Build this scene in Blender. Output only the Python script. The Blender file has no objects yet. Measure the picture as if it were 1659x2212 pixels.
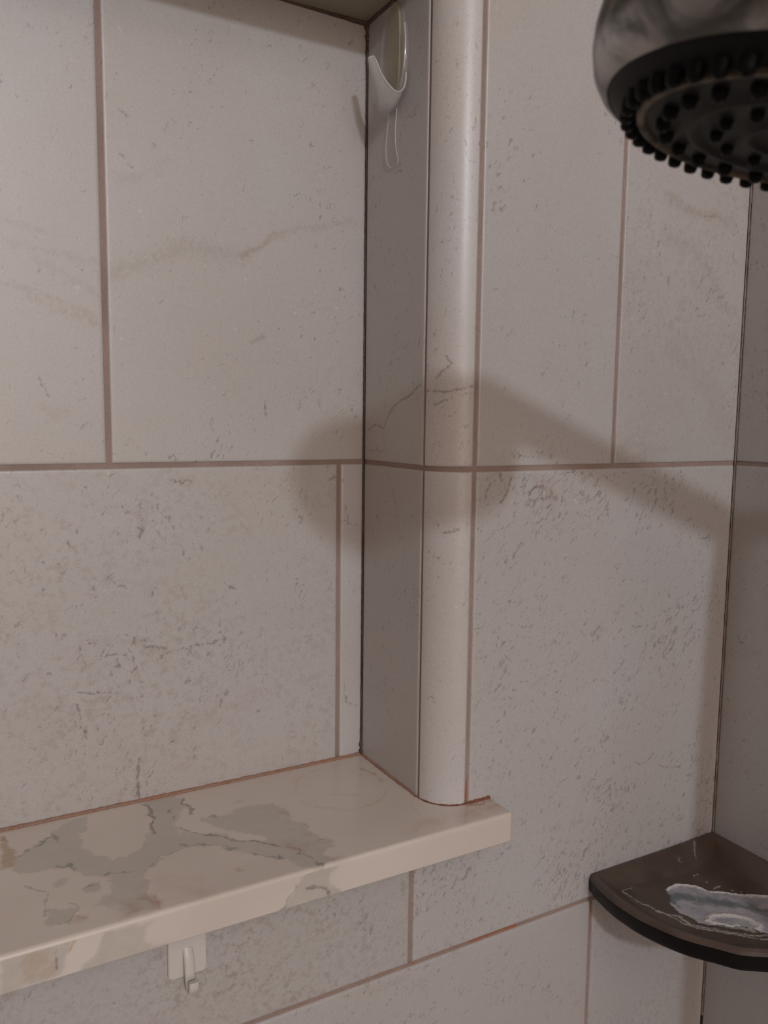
import bpy, math, random
import numpy as np
from mathutils import Vector, Matrix
EXPO = 0.0
KEY_LOC = (-0.72, -2.0, 0.77); KEY_W = 36.5; KEY_COL = (0.91, 1.0, 1.09)
FILL_W = 7.0; FILL_COL = (1.0, 0.86, 0.79)
HEAD_C = (-0.330, -0.2663, 0.1043); HEAD_N = (-0.146, 0.148, -0.978); HEAD_R = .048
HANDLE = ((-.300, -.262, .138), (-.100, -.258, .060)); HANDLE_R = .0125

# ------------------------------------------------------------------ camera, world, light
SC = bpy.context.scene
COL = SC.collection
CAM = Vector((-0.523, -0.4006, 0.0297)); YAW, PITCH, ROLL, FPX = 0.5142, -0.1134, 0.0117, 1772.8
fw = Vector((math.sin(YAW)*math.cos(PITCH), math.cos(YAW)*math.cos(PITCH), math.sin(PITCH)))
rt = Vector((math.cos(YAW), -math.sin(YAW), 0)); up = rt.cross(fw)
r2 = math.cos(ROLL)*rt + math.sin(ROLL)*up; u2 = -math.sin(ROLL)*rt + math.cos(ROLL)*up
cd = bpy.data.cameras.new('camera'); cam = bpy.data.objects.new('camera', cd); COL.objects.link(cam)
M = Matrix((r2, u2, -fw)).transposed().to_4x4(); M.translation = CAM
cam.matrix_world = M
cd.sensor_fit = 'HORIZONTAL'; cd.sensor_width = 36.0; cd.lens = FPX/1659*36
cd.clip_start = 0.01; cd.clip_end = 50
cd.dof.use_dof = True; cd.dof.focus_distance = 0.52; cd.dof.aperture_fstop = 24.0
SC.camera = cam
SC.view_settings.view_transform = 'Standard'; SC.view_settings.look = 'None'
SC.view_settings.gamma = 1.0; SC.view_settings.use_curve_mapping = False
SC.view_settings.exposure = EXPO
w = bpy.data.worlds.new('world'); SC.world = w; w.use_nodes = True
w.node_tree.nodes['Background'].inputs[0].default_value = (0.5, 0.46, 0.42, 1)
w.node_tree.nodes['Background'].inputs[1].default_value = 0.0
SC.cycles.max_bounces = 10; SC.cycles.diffuse_bounces = 6; SC.cycles.use_denoising = True
SC.cycles.caustics_refractive = False; SC.cycles.caustics_reflective = False

def lamp(name, kind, loc, energy, color, size, rot=None):
    l = bpy.data.lights.new(name, kind); l.energy = energy; l.color = color
    if kind == 'POINT': l.shadow_soft_size = size
    else: l.shape = 'RECTANGLE'; l.size, l.size_y = size
    o = bpy.data.objects.new(name, l); COL.objects.link(o); o.location = loc
    if rot: o.rotation_euler = rot
    return o
lamp('vanity_lamp_light', 'POINT', KEY_LOC, KEY_W, KEY_COL, 0.042)
lamp('fill_light', 'AREA', (-0.50, -2.6, 0.15), FILL_W, FILL_COL, (0.9, 1.3), (math.radians(90), 0, 0))  # added fill panel behind the camera, no known fixture there
MARKS = {
 'B': [
  ('R','l',9.41,0.55,[(-424.2,110.8),(-398.9,120.6),(-379.5,130.7),(-359.6,129.3),(-341.8,129.2)]),
  ('G','l',2.61,0.8,[(-344.8,127.8),(-337.3,132.2),(-331.1,135.7),(-323.4,143.0)]),
  ('G','l',4.81,0.45,[(-323.4,142.5),(-307.6,150.0),(-288.0,152.9),(-267.8,158.9)]),
  ('R','l',5.92,0.35,[(-421.6,162.3),(-408.6,165.3),(-397.9,171.0),(-387.0,177.9)]),
  ('A','l',1.59,0.62,[(-415.6,178.5),(-413.1,173.8),(-409.0,171.4)]),
  ('A','l',1.58,0.62,[(-416.8,202.9),(-414.0,201.4),(-412.0,199.2)]),
  ('A','l',1.85,0.62,[(-279.1,115.0),(-271.3,112.9)]),
  ('A','l',1.7,0.62,[(-382.3,30.8),(-380.1,24.4)]),
  ('A','l',1.78,0.62,[(-328.8,39.5),(-329.2,31.5)]),
  ('A','l',1.73,0.62,[(-366.7,28.2),(-362.9,21.0)]),
  ('A','l',1.74,0.62,[(-358.6,10.9),(-360.4,5.2)]),
  ('A','l',1.75,0.62,[(-339.2,76.2),(-335.5,78.2),(-329.9,80.2)]),
  ('A','l',1.53,0.62,[(-478.8,46.1),(-476.6,41.1)]),
  ('A','l',1.56,0.62,[(-464.4,49.6),(-462.1,47.1)]),
  ('A','l',1.57,0.62,[(-458.7,41.5),(-457.6,38.4)]),
  ('A','l',1.57,0.62,[(-459.1,27.3),(-460.9,24.6)]),
  ('A','l',1.7,0.62,[(-391.2,3.6),(-388.7,5.5),(-386.1,3.5),(-388.5,1.3)]),
  ('A','l',1.81,0.62,[(-316.1,16.7),(-315.5,13.7)]),
  ('R','l',2.63,0.9,[(-338.3,76.3),(-334.5,78.5),(-329.9,80.2)]),
  ('R','l',1.84,0.9,[(-416.8,202.9),(-414.0,201.4),(-412.0,199.2)]),
  ('R','l',3.2,0.5,[(-415.9,163.7),(-408.6,165.8)]),
  ('R','l',4.11,0.4,[(-475.9,123.0),(-455.0,119.2),(-426.6,115.7)]),
  ('R','l',4.12,0.4,[(-479.1,100.7),(-458.1,95.1),(-427.4,84.5)]),
  ('R','l',4.19,0.4,[(-462.3,114.7),(-440.8,104.1),(-426.4,95.0)]),
  ('R','l',4.08,0.4,[(-480.1,134.6),(-459.4,129.8)]),
  ('R','l',4.17,0.4,[(-467.7,94.3),(-448.7,85.6),(-426.2,82.0)]),
  ('B','l',7.77,0.2,[(-467.6,96.8),(-453.5,90.4),(-427.5,81.9)]),
  ('B','l',5.77,0.3,[(-461.4,33.7),(-455.4,29.9),(-450.3,32.6)]),
  ('A','l',1.82,0.7,[(-464.4,50.3),(-461.0,45.3),(-458.0,38.9)]),
  ('A','l',1.33,0.6,[(-448.1,25.5),(-441.9,22.1),(-438.0,25.6)]),
  ('A','l',2.05,0.75,[(-390.0,-8.2),(-385.9,-10.0),(-377.5,-10.5)]),
  ('A','l',2.01,0.75,[(-409.0,-20.5),(-408.9,-25.3)]),
  ('A','l',1.58,0.75,[(-399.3,-23.6),(-399.3,-27.0)]),
  ('A','l',2.69,0.75,[(-410.1,-38.1),(-408.1,-38.9),(-409.8,-42.9)]),
  ('A','l',2.03,0.75,[(-400.1,-39.3),(-399.4,-42.1)]),
  ('A','l',2.04,0.75,[(-401.2,-75.2),(-403.0,-77.5),(-403.6,-80.5)]),
  ('A','l',1.75,0.75,[(-434.6,-61.1),(-434.1,-63.0)]),
  ('A','l',1.51,0.75,[(-453.9,-62.0),(-452.5,-59.9),(-450.7,-58.5)]),
  ('A','l',1.9,0.75,[(-466.6,-35.3),(-466.1,-36.3)]),
  ('A','l',1.69,0.75,[(-462.8,-37.7),(-462.4,-39.1)]),
  ('A','l',1.72,0.75,[(-445.8,-36.2),(-445.6,-37.5)]),
  ('A','l',1.98,0.75,[(-440.9,-105.9),(-439.6,-105.7)]),
  ('A','l',2.04,0.75,[(-410.9,-106.3),(-408.7,-107.4)]),
  ('A','l',1.58,0.75,[(-414.1,-105.2),(-414.9,-108.8),(-419.0,-110.3),(-416.7,-113.9),(-415.2,-118.3),(-414.5,-122.9)]),
  ('A','l',1.34,0.75,[(-438.6,-114.4),(-430.9,-114.5),(-420.4,-114.2)]),
  ('A','l',1.54,0.75,[(-446.5,-105.9),(-444.2,-113.0),(-442.8,-119.3)]),
  ('A','l',1.57,0.75,[(-420.1,-101.0),(-419.1,-104.5)]),
  ('A','l',2.02,0.75,[(-424.4,-119.1),(-423.7,-122.0),(-425.8,-121.7)]),
  ('A','l',1.93,0.75,[(-469.3,-115.5),(-468.9,-117.6)]),
  ('A','l',1.73,0.75,[(-465.4,-120.1),(-463.0,-121.1)]),
  ('A','l',2.07,0.75,[(-409.6,-112.0),(-402.8,-111.5),(-396.0,-113.5),(-393.3,-117.0),(-398.9,-119.1)]),
  ('A','l',1.51,0.75,[(-459.2,-96.9),(-458.8,-99.0)]),
  ('A','l',1.73,0.75,[(-454.6,-97.9),(-454.4,-99.2)]),
  ('A','l',1.31,0.75,[(-447.5,-95.6),(-443.8,-97.4)]),
  ('A','l',1.33,0.75,[(-429.6,-67.2),(-424.6,-71.4),(-419.4,-74.2)]),
  ('A','l',1.29,0.75,[(-451.5,-42.3),(-449.8,-47.6)]),
  ('A','l',1.43,0.75,[(-356.8,-76.4),(-353.9,-79.3),(-350.1,-80.6)]),
  ('A','l',1.18,0.75,[(-387.6,-115.6),(-373.4,-114.5),(-358.7,-112.7)]),
  ('A','l',1.11,0.75,[(-447.6,-141.2),(-447.3,-153.6),(-443.1,-162.7)]),
  ('A','l',1.33,0.75,[(-448.0,-134.2),(-437.8,-135.1),(-423.6,-137.8)]),
  ('A','l',1.67,0.75,[(-378.7,-182.2),(-378.5,-189.7)]),
  ('A','l',1.53,0.75,[(-271.7,-29.6),(-269.7,-35.9),(-270.4,-45.1)]),
  ('A','l',1.28,0.75,[(-274.2,-40.3),(-262.1,-42.5)]),
  ('A','l',1.57,0.75,[(-270.8,-155.8),(-269.8,-168.9),(-260.9,-173.6)]),
  ('A','l',1.64,0.75,[(-391.5,-174.5),(-393.6,-175.6)]),
  ('A','l',1.61,0.75,[(-385.7,-47.8),(-384.1,-56.3)]),
  ('A','l',1.36,0.75,[(-391.8,-32.9),(-391.3,-34.6)]),
  ('A','l',2.01,0.75,[(-282.7,-11.0),(-277.7,-9.6)]),
  ('A','l',1.44,0.75,[(-359.1,-151.3),(-361.4,-156.9)]),
  ('A','l',1.7,0.75,[(-466.3,-54.2),(-465.8,-55.2)]),
  ('A','l',1.4,0.75,[(-373.2,-50.0),(-370.4,-53.0)]),
  ('A','l',1.64,0.75,[(-381.6,-135.2),(-380.6,-136.9)]),
  ('R','l',4.58,0.45,[(-390.0,-8.2),(-377.5,-10.5)]),
  ('R','l',4.47,0.45,[(-408.8,-21.2),(-409.8,-42.9)]),
  ('R','l',4.54,0.45,[(-440.8,-103.9),(-409.6,-107.8)]),
  ('R','l',4.62,0.45,[(-409.6,-112.0),(-393.3,-117.0)]),
  ('R','l',4.5,0.45,[(-431.0,-118.9),(-423.2,-122.8)]),
  ('R','l',4.54,0.45,[(-402.1,-75.1),(-403.6,-80.5)]),
  ('B','l',17.96,0.22,[(-384.2,-167.8),(-365.1,-159.3),(-331.4,-154.2)]),
  ('A','l',2.02,0.9,[(-413.3,-182.3),(-414.1,-194.1),(-413.9,-209.3)]),
  ('B','l',2.02,0.5,[(-414.2,-197.1),(-413.9,-210.8)]),
  ('A','l',1.16,0.6,[(-410.1,-191.4),(-409.2,-202.8)]),
 ],
 'N': [
  ('A','l',1.07,0.95,[(95.1,20.8),(82.2,26.0),(75.8,24.8),(72.0,23.1),(66.0,31.0),(59.0,37.5),(49.8,41.5),(41.9,43.1),(33.7,46.6),(26.8,50.0)]),
  ('A','l',1.05,0.7,[(90.8,66.7),(89.4,65.4)]),
  ('A','l',1.02,0.7,[(68.7,63.7),(66.9,64.8)]),
  ('A','l',0.99,0.7,[(52.7,65.8),(50.9,63.1)]),
  ('A','l',1.04,0.7,[(77.8,59.4),(76.5,54.5)]),
  ('A','l',0.98,0.7,[(41.2,77.0),(43.9,73.8),(50.6,73.7)]),
  ('A','l',1.02,0.7,[(67.6,-3.8),(60.1,-12.3),(56.3,-21.1),(52.4,-32.7)]),
  ('A','l',1.05,0.7,[(78.8,-37.2),(74.3,-41.3)]),
  ('A','l',0.93,0.7,[(44.5,210.6),(34.1,214.2)]),
  ('A','l',0.94,0.7,[(53.3,211.6),(42.4,209.9),(31.8,209.9)]),
  ('A','l',0.97,0.7,[(62.7,182.0),(52.5,182.0)]),
  ('A','l',0.96,0.7,[(50.6,193.5),(47.2,190.4)]),
  ('A','l',1.04,0.7,[(90.9,9.0),(70.4,7.9)]),
  ('A','l',1.04,0.7,[(61.5,-101.8),(60.2,-106.2)]),
  ('A','l',1.0,0.7,[(44.9,-51.2),(43.0,-55.5)]),
 ],
 'T': [
  ('A','l',1.09,0.9,[(-267.0,44.4),(-263.2,46.6),(-260.7,47.7),(-255.2,46.6),(-250.9,45.9),(-245.4,47.1),(-240.5,48.9),(-235.1,49.8)]),
  ('A','l',1.09,0.8,[(-255.1,54.3),(-252.5,58.2),(-249.4,61.8),(-252.1,66.7)]),
  ('A','l',1.09,0.8,[(-255.0,38.5),(-250.8,41.5)]),
  ('A','l',1.1,0.8,[(-245.3,43.3),(-241.0,45.0)]),
  ('A','l',1.08,0.8,[(-259.2,68.0),(-257.9,67.3)]),
  ('A','l',1.09,0.8,[(-266.9,-9.4),(-264.6,-10.0)]),
  ('A','l',1.15,0.8,[(-247.4,-154.9),(-246.3,-156.0)]),
  ('A','l',1.07,0.8,[(-233.4,217.1),(-232.7,216.2)]),
  ('A','l',1.12,0.8,[(-250.9,-38.3),(-243.2,-35.3)]),
 ],
 'M': [
  ('R','l',7.86,0.45,[(-80.5,178.9),(-71.2,173.0),(-58.5,171.1),(-30.5,170.9),(-14.8,167.9)]),
  ('R','l',11.14,0.45,[(-80.3,152.8),(-50.9,145.2),(-26.0,118.8)]),  # this band and the next: tile pattern with a soft shadow painted in
  ('R','l',6.55,0.4,[(-55.0,127.5),(-25.5,112.5),(-9.4,108.5)]),
  ('G','l',5.02,0.45,[(-84.0,179.6),(-69.7,176.8),(-62.2,171.8),(-43.8,171.1),(-32.5,171.3)]),
  ('G','l',19.72,0.3,[(-69.5,78.3),(-34.1,54.3),(-7.4,19.2)]),
  ('G','l',9.47,0.3,[(-117.6,18.0),(-91.4,10.5),(-73.5,9.1)]),
  ('A','l',1.28,0.65,[(-47.4,170.3),(-38.1,171.0),(-35.2,169.7)]),
  ('A','l',1.15,0.65,[(-186.2,57.3),(-184.0,59.1),(-180.5,61.5)]),
  ('A','l',1.22,0.65,[(-113.3,83.8),(-110.8,84.6)]),
  ('A','l',1.19,0.65,[(-130.3,135.4),(-127.0,134.2)]),
  ('A','l',1.1,0.65,[(-224.5,106.8),(-221.1,106.9)]),
  ('A','l',1.21,0.65,[(-131.9,36.1),(-131.1,37.3)]),
  ('A','l',1.31,0.65,[(-14.9,168.9),(-14.0,167.7)]),
  ('A','l',1.16,0.65,[(-170.0,93.6),(-166.2,93.6)]),
  ('A','l',1.22,0.65,[(-111.3,78.0),(-110.7,75.0)]),
  ('A','l',1.1,0.65,[(-201.6,173.0),(-199.5,172.6)]),
  ('A','l',1.12,0.65,[(-192.7,125.9),(-191.0,126.9)]),
  ('A','l',1.11,0.65,[(-208.0,121.3),(-206.6,121.0)]),
  ('A','l',0.97,0.62,[(-207.3,9.0),(-205.9,10.6),(-204.7,8.1),(-206.4,7.0)]),
  ('A','l',0.97,0.62,[(-203.6,8.4),(-202.2,10.5),(-201.0,8.0),(-202.7,6.9)]),
  ('A','l',0.97,0.62,[(-199.8,8.3),(-198.5,10.5),(-197.2,8.0),(-198.9,6.9)]),
  ('A','l',0.98,0.62,[(-196.1,8.8),(-194.7,10.5),(-193.5,7.9),(-195.2,6.8)]),
  ('A','l',0.98,0.62,[(-192.3,9.4),(-190.9,10.4),(-189.6,7.9),(-191.4,6.8)]),
  ('A','l',0.99,0.62,[(-188.5,9.5),(-187.1,10.4),(-185.8,7.8),(-187.5,6.7)]),
  ('A','l',0.99,0.62,[(-184.7,8.9),(-183.3,10.4),(-182.0,7.8),(-183.7,6.7)]),
  ('A','l',0.99,0.62,[(-180.8,8.3),(-179.4,10.3),(-178.1,7.8),(-179.8,6.6)]),
  ('A','l',1.0,0.62,[(-176.9,8.0),(-175.5,10.3),(-174.2,7.7),(-175.9,6.6)]),
  ('B','l',1.26,0.75,[(-222.5,-9.5),(-225.6,-13.5),(-227.0,-18.3)]),
  ('A','l',0.9,0.7,[(-222.5,-9.5),(-225.6,-13.5),(-227.0,-18.3)]),
  ('B','l',1.28,0.75,[(-208.2,-9.7),(-210.7,-15.7),(-215.1,-20.7),(-212.0,-22.5)]),
  ('A','l',0.91,0.7,[(-208.2,-9.7),(-210.7,-15.7),(-215.1,-20.7),(-212.0,-22.5)]),
  ('B','l',1.28,0.75,[(-207.3,-4.6),(-208.2,-10.6)]),
  ('A','l',0.91,0.7,[(-207.3,-4.6),(-208.2,-10.6)]),
  ('B','l',1.32,0.75,[(-192.6,-16.3),(-188.3,-12.1),(-182.7,-11.3),(-178.0,-15.0),(-178.9,-20.3),(-184.7,-19.2)]),
  ('A','l',0.94,0.7,[(-192.6,-16.3),(-188.3,-12.1),(-182.7,-11.3),(-178.0,-15.0),(-178.9,-20.3),(-184.7,-19.2)]),
  ('B','l',1.33,0.75,[(-175.8,-13.3),(-171.5,-18.8)]),
  ('A','l',0.95,0.7,[(-175.8,-13.3),(-171.5,-18.8)]),
  ('B','l',1.27,0.75,[(-216.0,-1.8),(-214.7,-7.8)]),
  ('A','l',0.91,0.7,[(-216.0,-1.8),(-214.7,-7.8)]),
  ('R','l',4.49,0.5,[(-218.1,-1.8),(-223.2,-5.9)]),
  ('G','l',3.98,0.5,[(-207.3,-3.7),(-212.3,-15.6)]),
  ('B','l',6.47,0.3,[(-189.6,-7.6),(-173.7,-9.8),(-173.1,-22.3)]),
  ('A','l',1.1,0.7,[(-142.4,-22.0),(-136.9,-20.0),(-132.4,-17.7)]),
  ('A','l',1.11,0.7,[(-128.1,-16.0),(-124.7,-32.2),(-121.9,-36.6)]),
  ('A','l',1.07,0.7,[(-198.2,-100.0),(-186.5,-101.4)]),
  ('A','l',1.17,0.7,[(-99.6,-163.2),(-101.7,-172.1)]),
  ('A','l',1.17,0.7,[(-108.8,-186.9),(-109.9,-197.4),(-109.2,-209.6)]),
  ('A','l',1.17,0.7,[(-111.4,-222.6),(-111.2,-234.9)]),
  ('A','l',1.2,0.7,[(-89.5,-210.9),(-83.7,-215.5),(-76.4,-213.5),(-69.3,-208.7)]),
  ('A','l',1.23,0.7,[(-68.7,-217.9),(-53.1,-222.5),(-40.2,-225.1)]),
  ('A','l',1.07,0.7,[(-179.2,-80.7),(-181.3,-92.6)]),
  ('A','l',1.06,0.7,[(-179.8,-74.1),(-184.1,-77.9)]),
  ('A','l',1.04,0.7,[(-196.5,-46.8),(-200.0,-50.6),(-204.1,-57.3)]),
  ('A','l',1.06,0.7,[(-185.7,-39.8),(-186.2,-45.7)]),
  ('A','l',1.03,0.7,[(-232.4,-98.6),(-225.5,-96.5)]),
  ('A','l',1.17,0.7,[(-95.8,-112.2),(-82.3,-112.7)]),
  ('A','l',1.28,0.7,[(14.4,-130.7),(18.2,-137.0)]),
  ('A','l',1.2,0.7,[(-64.8,-138.1),(-56.8,-131.6)]),
  ('A','l',1.16,0.7,[(-104.2,-145.9),(-101.7,-144.9)]),
  ('A','l',1.06,0.7,[(-208.4,-118.0),(-202.4,-123.0)]),
  ('A','l',1.2,0.7,[(-52.1,-42.2),(-42.9,-38.7)]),
  ('A','l',1.22,0.7,[(-32.9,-54.2),(-25.1,-53.8),(-23.3,-51.8)]),
  ('A','l',1.14,0.7,[(-98.2,-46.1),(-96.7,-42.4)]),
  ('A','l',1.15,0.7,[(-93.9,-45.1),(-90.5,-42.7)]),
  ('A','l',1.15,0.7,[(-87.8,-44.2),(-85.2,-42.4)]),
  ('A','l',1.13,0.7,[(-130.8,-115.7),(-125.3,-110.0)]),
  ('A','l',1.14,0.7,[(-109.4,-89.3),(-111.2,-88.5)]),
  ('A','l',1.04,0.7,[(-229.8,-116.9),(-219.3,-116.0)]),
  ('G','l',2.85,0.5,[(-136.6,-243.1),(-144.9,-244.4)]),
  ('G','l',2.82,0.5,[(-164.5,-243.5),(-159.7,-243.4)]),
  ('G','l',2.72,0.5,[(-186.0,-141.8),(-175.5,-137.3)]),
  ('A','l',1.71,0.6,[(-270.5,-263.3),(-267.3,-262.0)]),
  ('A','l',1.83,0.6,[(-201.9,-290.5),(-198.2,-289.7)]),
  ('A','l',1.8,0.6,[(-220.8,-291.7),(-220.0,-293.0)]),
  ('A','l',1.77,0.6,[(-233.6,-273.4),(-228.5,-270.3)]),
  ('A','l',1.82,0.6,[(-209.4,-282.8),(-206.6,-285.2)]),
  ('A','l',1.65,0.6,[(-319.1,-310.0),(-315.4,-311.3)]),
  ('A','l',1.82,0.6,[(-214.2,-329.2),(-212.5,-328.7)]),
  ('A','l',1.93,0.6,[(-164.7,-362.0),(-158.6,-363.7)]),
  ('A','l',1.7,0.6,[(-290.9,-325.3),(-287.8,-322.8),(-289.3,-324.4)]),
  ('R','l',3.95,0.4,[(-299.5,-313.4),(-287.1,-312.7),(-276.8,-311.9)]),
  ('G','l',5.22,0.35,[(-266.2,-318.6),(-262.7,-328.8)]),
  ('G','l',5.26,0.35,[(-241.3,-307.4),(-248.3,-297.5)]),
  ('X','l',2.71,1.0,[(-227.5,-303.9),(-215.1,-303.6),(-193.0,-304.5)]),
  ('X','l',2.57,0.45,[(-362.8,-303.7),(-320.6,-302.3),(-274.5,-304.5),(-227.5,-303.9)]),
  ('X','l',2.61,0.8,[(-235.2,-195.5),(-235.4,-211.2)]),
  ('X','l',2.95,0.5,[(-124.6,-308.3),(-124.8,-322.2)]),
 ],
 'R': [
  ('A','l',1.72,0.8,[(-10.7,-126.4),(-13.5,-131.4),(-17.6,-133.8)]),
  ('A','l',2.05,0.6,[(-10.7,-102.7),(-13.9,-104.8)]),
  ('A','l',1.73,0.6,[(-4.8,-121.5),(-6.5,-122.5)]),
  ('R','l',6.87,0.4,[(-5.5,-143.3),(-15.0,-142.2),(-28.4,-135.9)]),
 ],
 'S': [
  ('R','a',1.01,0.8,[(-468.7,77.4),(-462.8,87.3),(-455.6,92.5),(-444.9,93.9),(-453.0,73.3),(-456.0,66.4),(-454.2,55.1),(-449.0,44.4),(-441.6,37.5),(-434.0,35.4),(-425.3,41.7),(-418.5,52.7),(-411.8,78.6),(-411.5,88.2),(-414.1,94.5),(-391.6,92.8),(-391.6,77.6),(-401.6,63.7),(-402.6,52.9),(-396.5,43.1),(-377.8,24.6),(-359.0,6.1),(-363.0,-3.7),(-374.2,7.3),(-389.6,24.6),(-401.4,33.0),(-414.5,29.8),(-421.5,23.8),(-427.8,19.7),(-432.0,5.7),(-433.4,-7.1),(-431.8,-17.6),(-439.3,-18.3),(-446.5,-11.3),(-447.0,1.9),(-446.2,9.9),(-447.1,22.7),(-458.6,28.9),(-465.0,41.5),(-473.0,43.9),(-481.6,41.2),(-490.3,51.3),(-488.3,63.5),(-478.3,70.1)]),
  ('R','a',1.24,0.5,[(-386.9,59.9),(-377.3,57.7),(-371.1,55.4),(-361.5,62.5),(-350.7,59.9),(-340.4,55.4),(-337.1,45.4),(-339.7,30.8),(-333.0,25.3),(-334.9,15.0),(-332.7,8.3),(-334.0,3.7),(-327.6,-1.5),(-330.3,-7.0),(-335.1,-6.2),(-338.9,-14.2),(-332.8,-19.1),(-346.4,-23.0),(-353.5,-20.7),(-357.4,-10.8),(-368.6,1.7),(-380.1,14.5),(-383.2,19.6),(-398.8,36.6),(-404.6,41.4),(-402.3,52.9),(-393.7,42.8),(-381.0,36.0),(-371.2,20.9),(-364.5,16.5),(-360.9,21.6),(-377.1,37.6),(-382.7,46.1),(-388.4,54.9)]),
  ('R','a',1.24,0.6,[(-409.2,120.7),(-393.0,96.3),(-419.7,22.6),(-425.7,19.5),(-430.9,25.5),(-425.0,31.9),(-420.5,57.1),(-415.0,50.5)]),
  ('R','a',1.34,0.5,[(-478.8,5.4),(-469.5,0.4),(-466.6,-5.8),(-471.0,-14.1),(-482.0,-8.1)]),
  ('R','a',1.44,0.45,[(-475.7,23.2),(-471.6,29.7),(-467.6,29.3),(-472.5,23.2)]),
  ('R','a',1.44,0.6,[(-460.8,15.2),(-457.0,18.4),(-451.9,19.1),(-452.4,12.4),(-456.8,10.5)]),
  ('R','a',1.8,0.35,[(-454.8,3.7),(-446.6,4.2),(-435.8,-3.3),(-432.1,-11.9),(-435.5,-19.5),(-446.1,-16.9),(-453.4,-9.9),(-458.8,-0.7)]),
  ('A','l',1.64,0.9,[(-410.9,78.1),(-413.9,68.0),(-415.5,53.3)]),
  ('A','l',2.56,0.9,[(-390.1,90.7),(-389.8,80.4),(-387.9,74.4),(-391.4,67.7)]),
  ('A','l',1.7,0.8,[(-412.3,91.1),(-410.9,86.6),(-410.7,78.0)]),
  ('A','l',1.94,0.6,[(-399.0,79.0),(-401.9,66.2)]),
  ('A','l',2.1,0.55,[(-489.1,63.9),(-478.3,70.1),(-470.6,76.3),(-466.8,78.5),(-465.1,71.2)]),
  ('A','l',1.98,0.6,[(-468.8,44.5),(-464.1,41.9),(-462.0,36.2)]),
  ('A','l',1.71,0.6,[(-447.7,23.9),(-442.9,22.2),(-435.0,18.9)]),
  ('A','l',1.27,0.6,[(-428.0,22.6),(-421.0,25.5),(-418.6,28.1),(-409.5,31.2)]),
  ('A','l',1.62,0.5,[(-458.1,88.2),(-457.6,85.6)]),
  ('A','l',1.59,0.55,[(-467.8,6.6),(-467.2,3.0)]),
  ('A','l',1.43,0.5,[(-460.7,16.0),(-453.0,17.9)]),
  ('A','l',1.58,0.75,[(-401.1,54.1),(-394.9,44.3),(-387.5,39.1),(-379.4,30.6),(-374.9,24.6),(-367.1,18.7),(-364.0,13.6),(-359.1,7.0)]),
  ('A','l',1.3,0.6,[(-404.9,34.6),(-402.6,31.7),(-396.8,32.4),(-392.6,28.0),(-387.4,23.9),(-383.2,19.6),(-379.0,15.3)]),
  ('A','l',1.27,0.6,[(-379.7,11.0),(-370.8,4.5),(-363.7,-2.5),(-359.2,-7.4),(-356.8,-15.1)]),
  ('A','l',1.51,0.7,[(-350.1,-1.6),(-347.8,-7.8),(-346.8,-14.9),(-345.2,-22.1)]),
  ('A','l',1.67,0.5,[(-386.5,61.2),(-377.5,56.9)]),
  ('A','l',1.64,0.5,[(-334.1,24.9),(-334.0,20.1)]),
  ('A','l',1.32,0.4,[(-334.7,4.0),(-330.5,3.6),(-328.0,-1.3),(-330.3,-6.2)]),
  ('A','l',1.27,0.4,[(-383.2,19.6),(-382.0,8.9)]),
  ('A','l',1.25,0.5,[(-427.3,22.0),(-421.7,23.7)]),
  ('A','l',1.71,0.35,[(-343.1,57.9),(-338.0,47.9)]),
  ('A','l',1.4,0.6,[(-482.2,-0.5),(-479.0,3.9),(-478.6,13.2),(-478.5,19.7),(-482.4,26.8),(-486.0,33.1)]),
  ('A','l',1.34,0.5,[(-467.7,7.3),(-467.5,0.9),(-467.5,-6.1),(-471.1,-10.2),(-477.2,-10.7)]),
  ('G','a',1.5,0.9,[(-493.5,91.8),(-490.7,84.0),(-488.7,72.7),(-488.6,60.8),(-490.4,54.2),(-496.4,54.7)]),
  ('B','l',2.35,0.8,[(-493.6,90.8),(-492.4,84.8)]),
  ('B','l',6.02,0.6,[(-435.9,-7.3),(-432.8,-8.2),(-430.9,-15.7)]),
  ('B','l',2.07,0.8,[(-429.5,-8.3),(-429.7,-13.9),(-430.4,-18.4)]),
  ('B','l',16.63,0.25,[(-426.1,5.2),(-416.7,-5.1),(-409.5,-15.8)]),
  ('B','a',1.76,0.35,[(-465.8,-5.5),(-461.4,-7.1),(-462.3,-14.2),(-470.3,-14.5),(-471.6,-13.7)]),
  ('B','a',4.51,0.35,[(-447.8,-1.8),(-436.8,-7.7),(-435.5,-19.5),(-449.5,-18.1)]),
  ('G','l',2.95,0.6,[(-385.6,-5.7),(-383.5,-6.5)]),
  ('G','l',1.11,0.6,[(-466.6,-5.8),(-462.9,-10.9)]),
  ('B','l',4.14,0.6,[(-353.9,7.3),(-353.3,2.7),(-347.9,-4.4)]),
  ('B','l',10.38,0.25,[(-356.8,10.6),(-344.8,-1.0)]),
  ('B','l',6.08,0.35,[(-340.8,-16.5),(-333.8,-19.4)]),
  ('G','l',5.26,0.3,[(-338.4,13.2),(-329.0,-2.5)]),
  ('B','l',3.39,0.3,[(-343.9,46.9),(-339.3,42.5),(-339.7,32.8)]),
  ('G','l',3.49,0.35,[(-360.6,70.4),(-357.2,69.7)]),
  ('G','l',1.99,0.4,[(-270.4,40.4),(-274.2,35.9),(-278.5,32.1),(-283.3,29.3),(-288.4,27.4),(-293.6,26.5),(-298.8,26.6),(-303.8,27.7),(-308.5,29.7),(-312.8,32.6),(-316.5,36.2),(-319.6,40.6),(-321.8,45.5),(-323.3,50.9)]),
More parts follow.
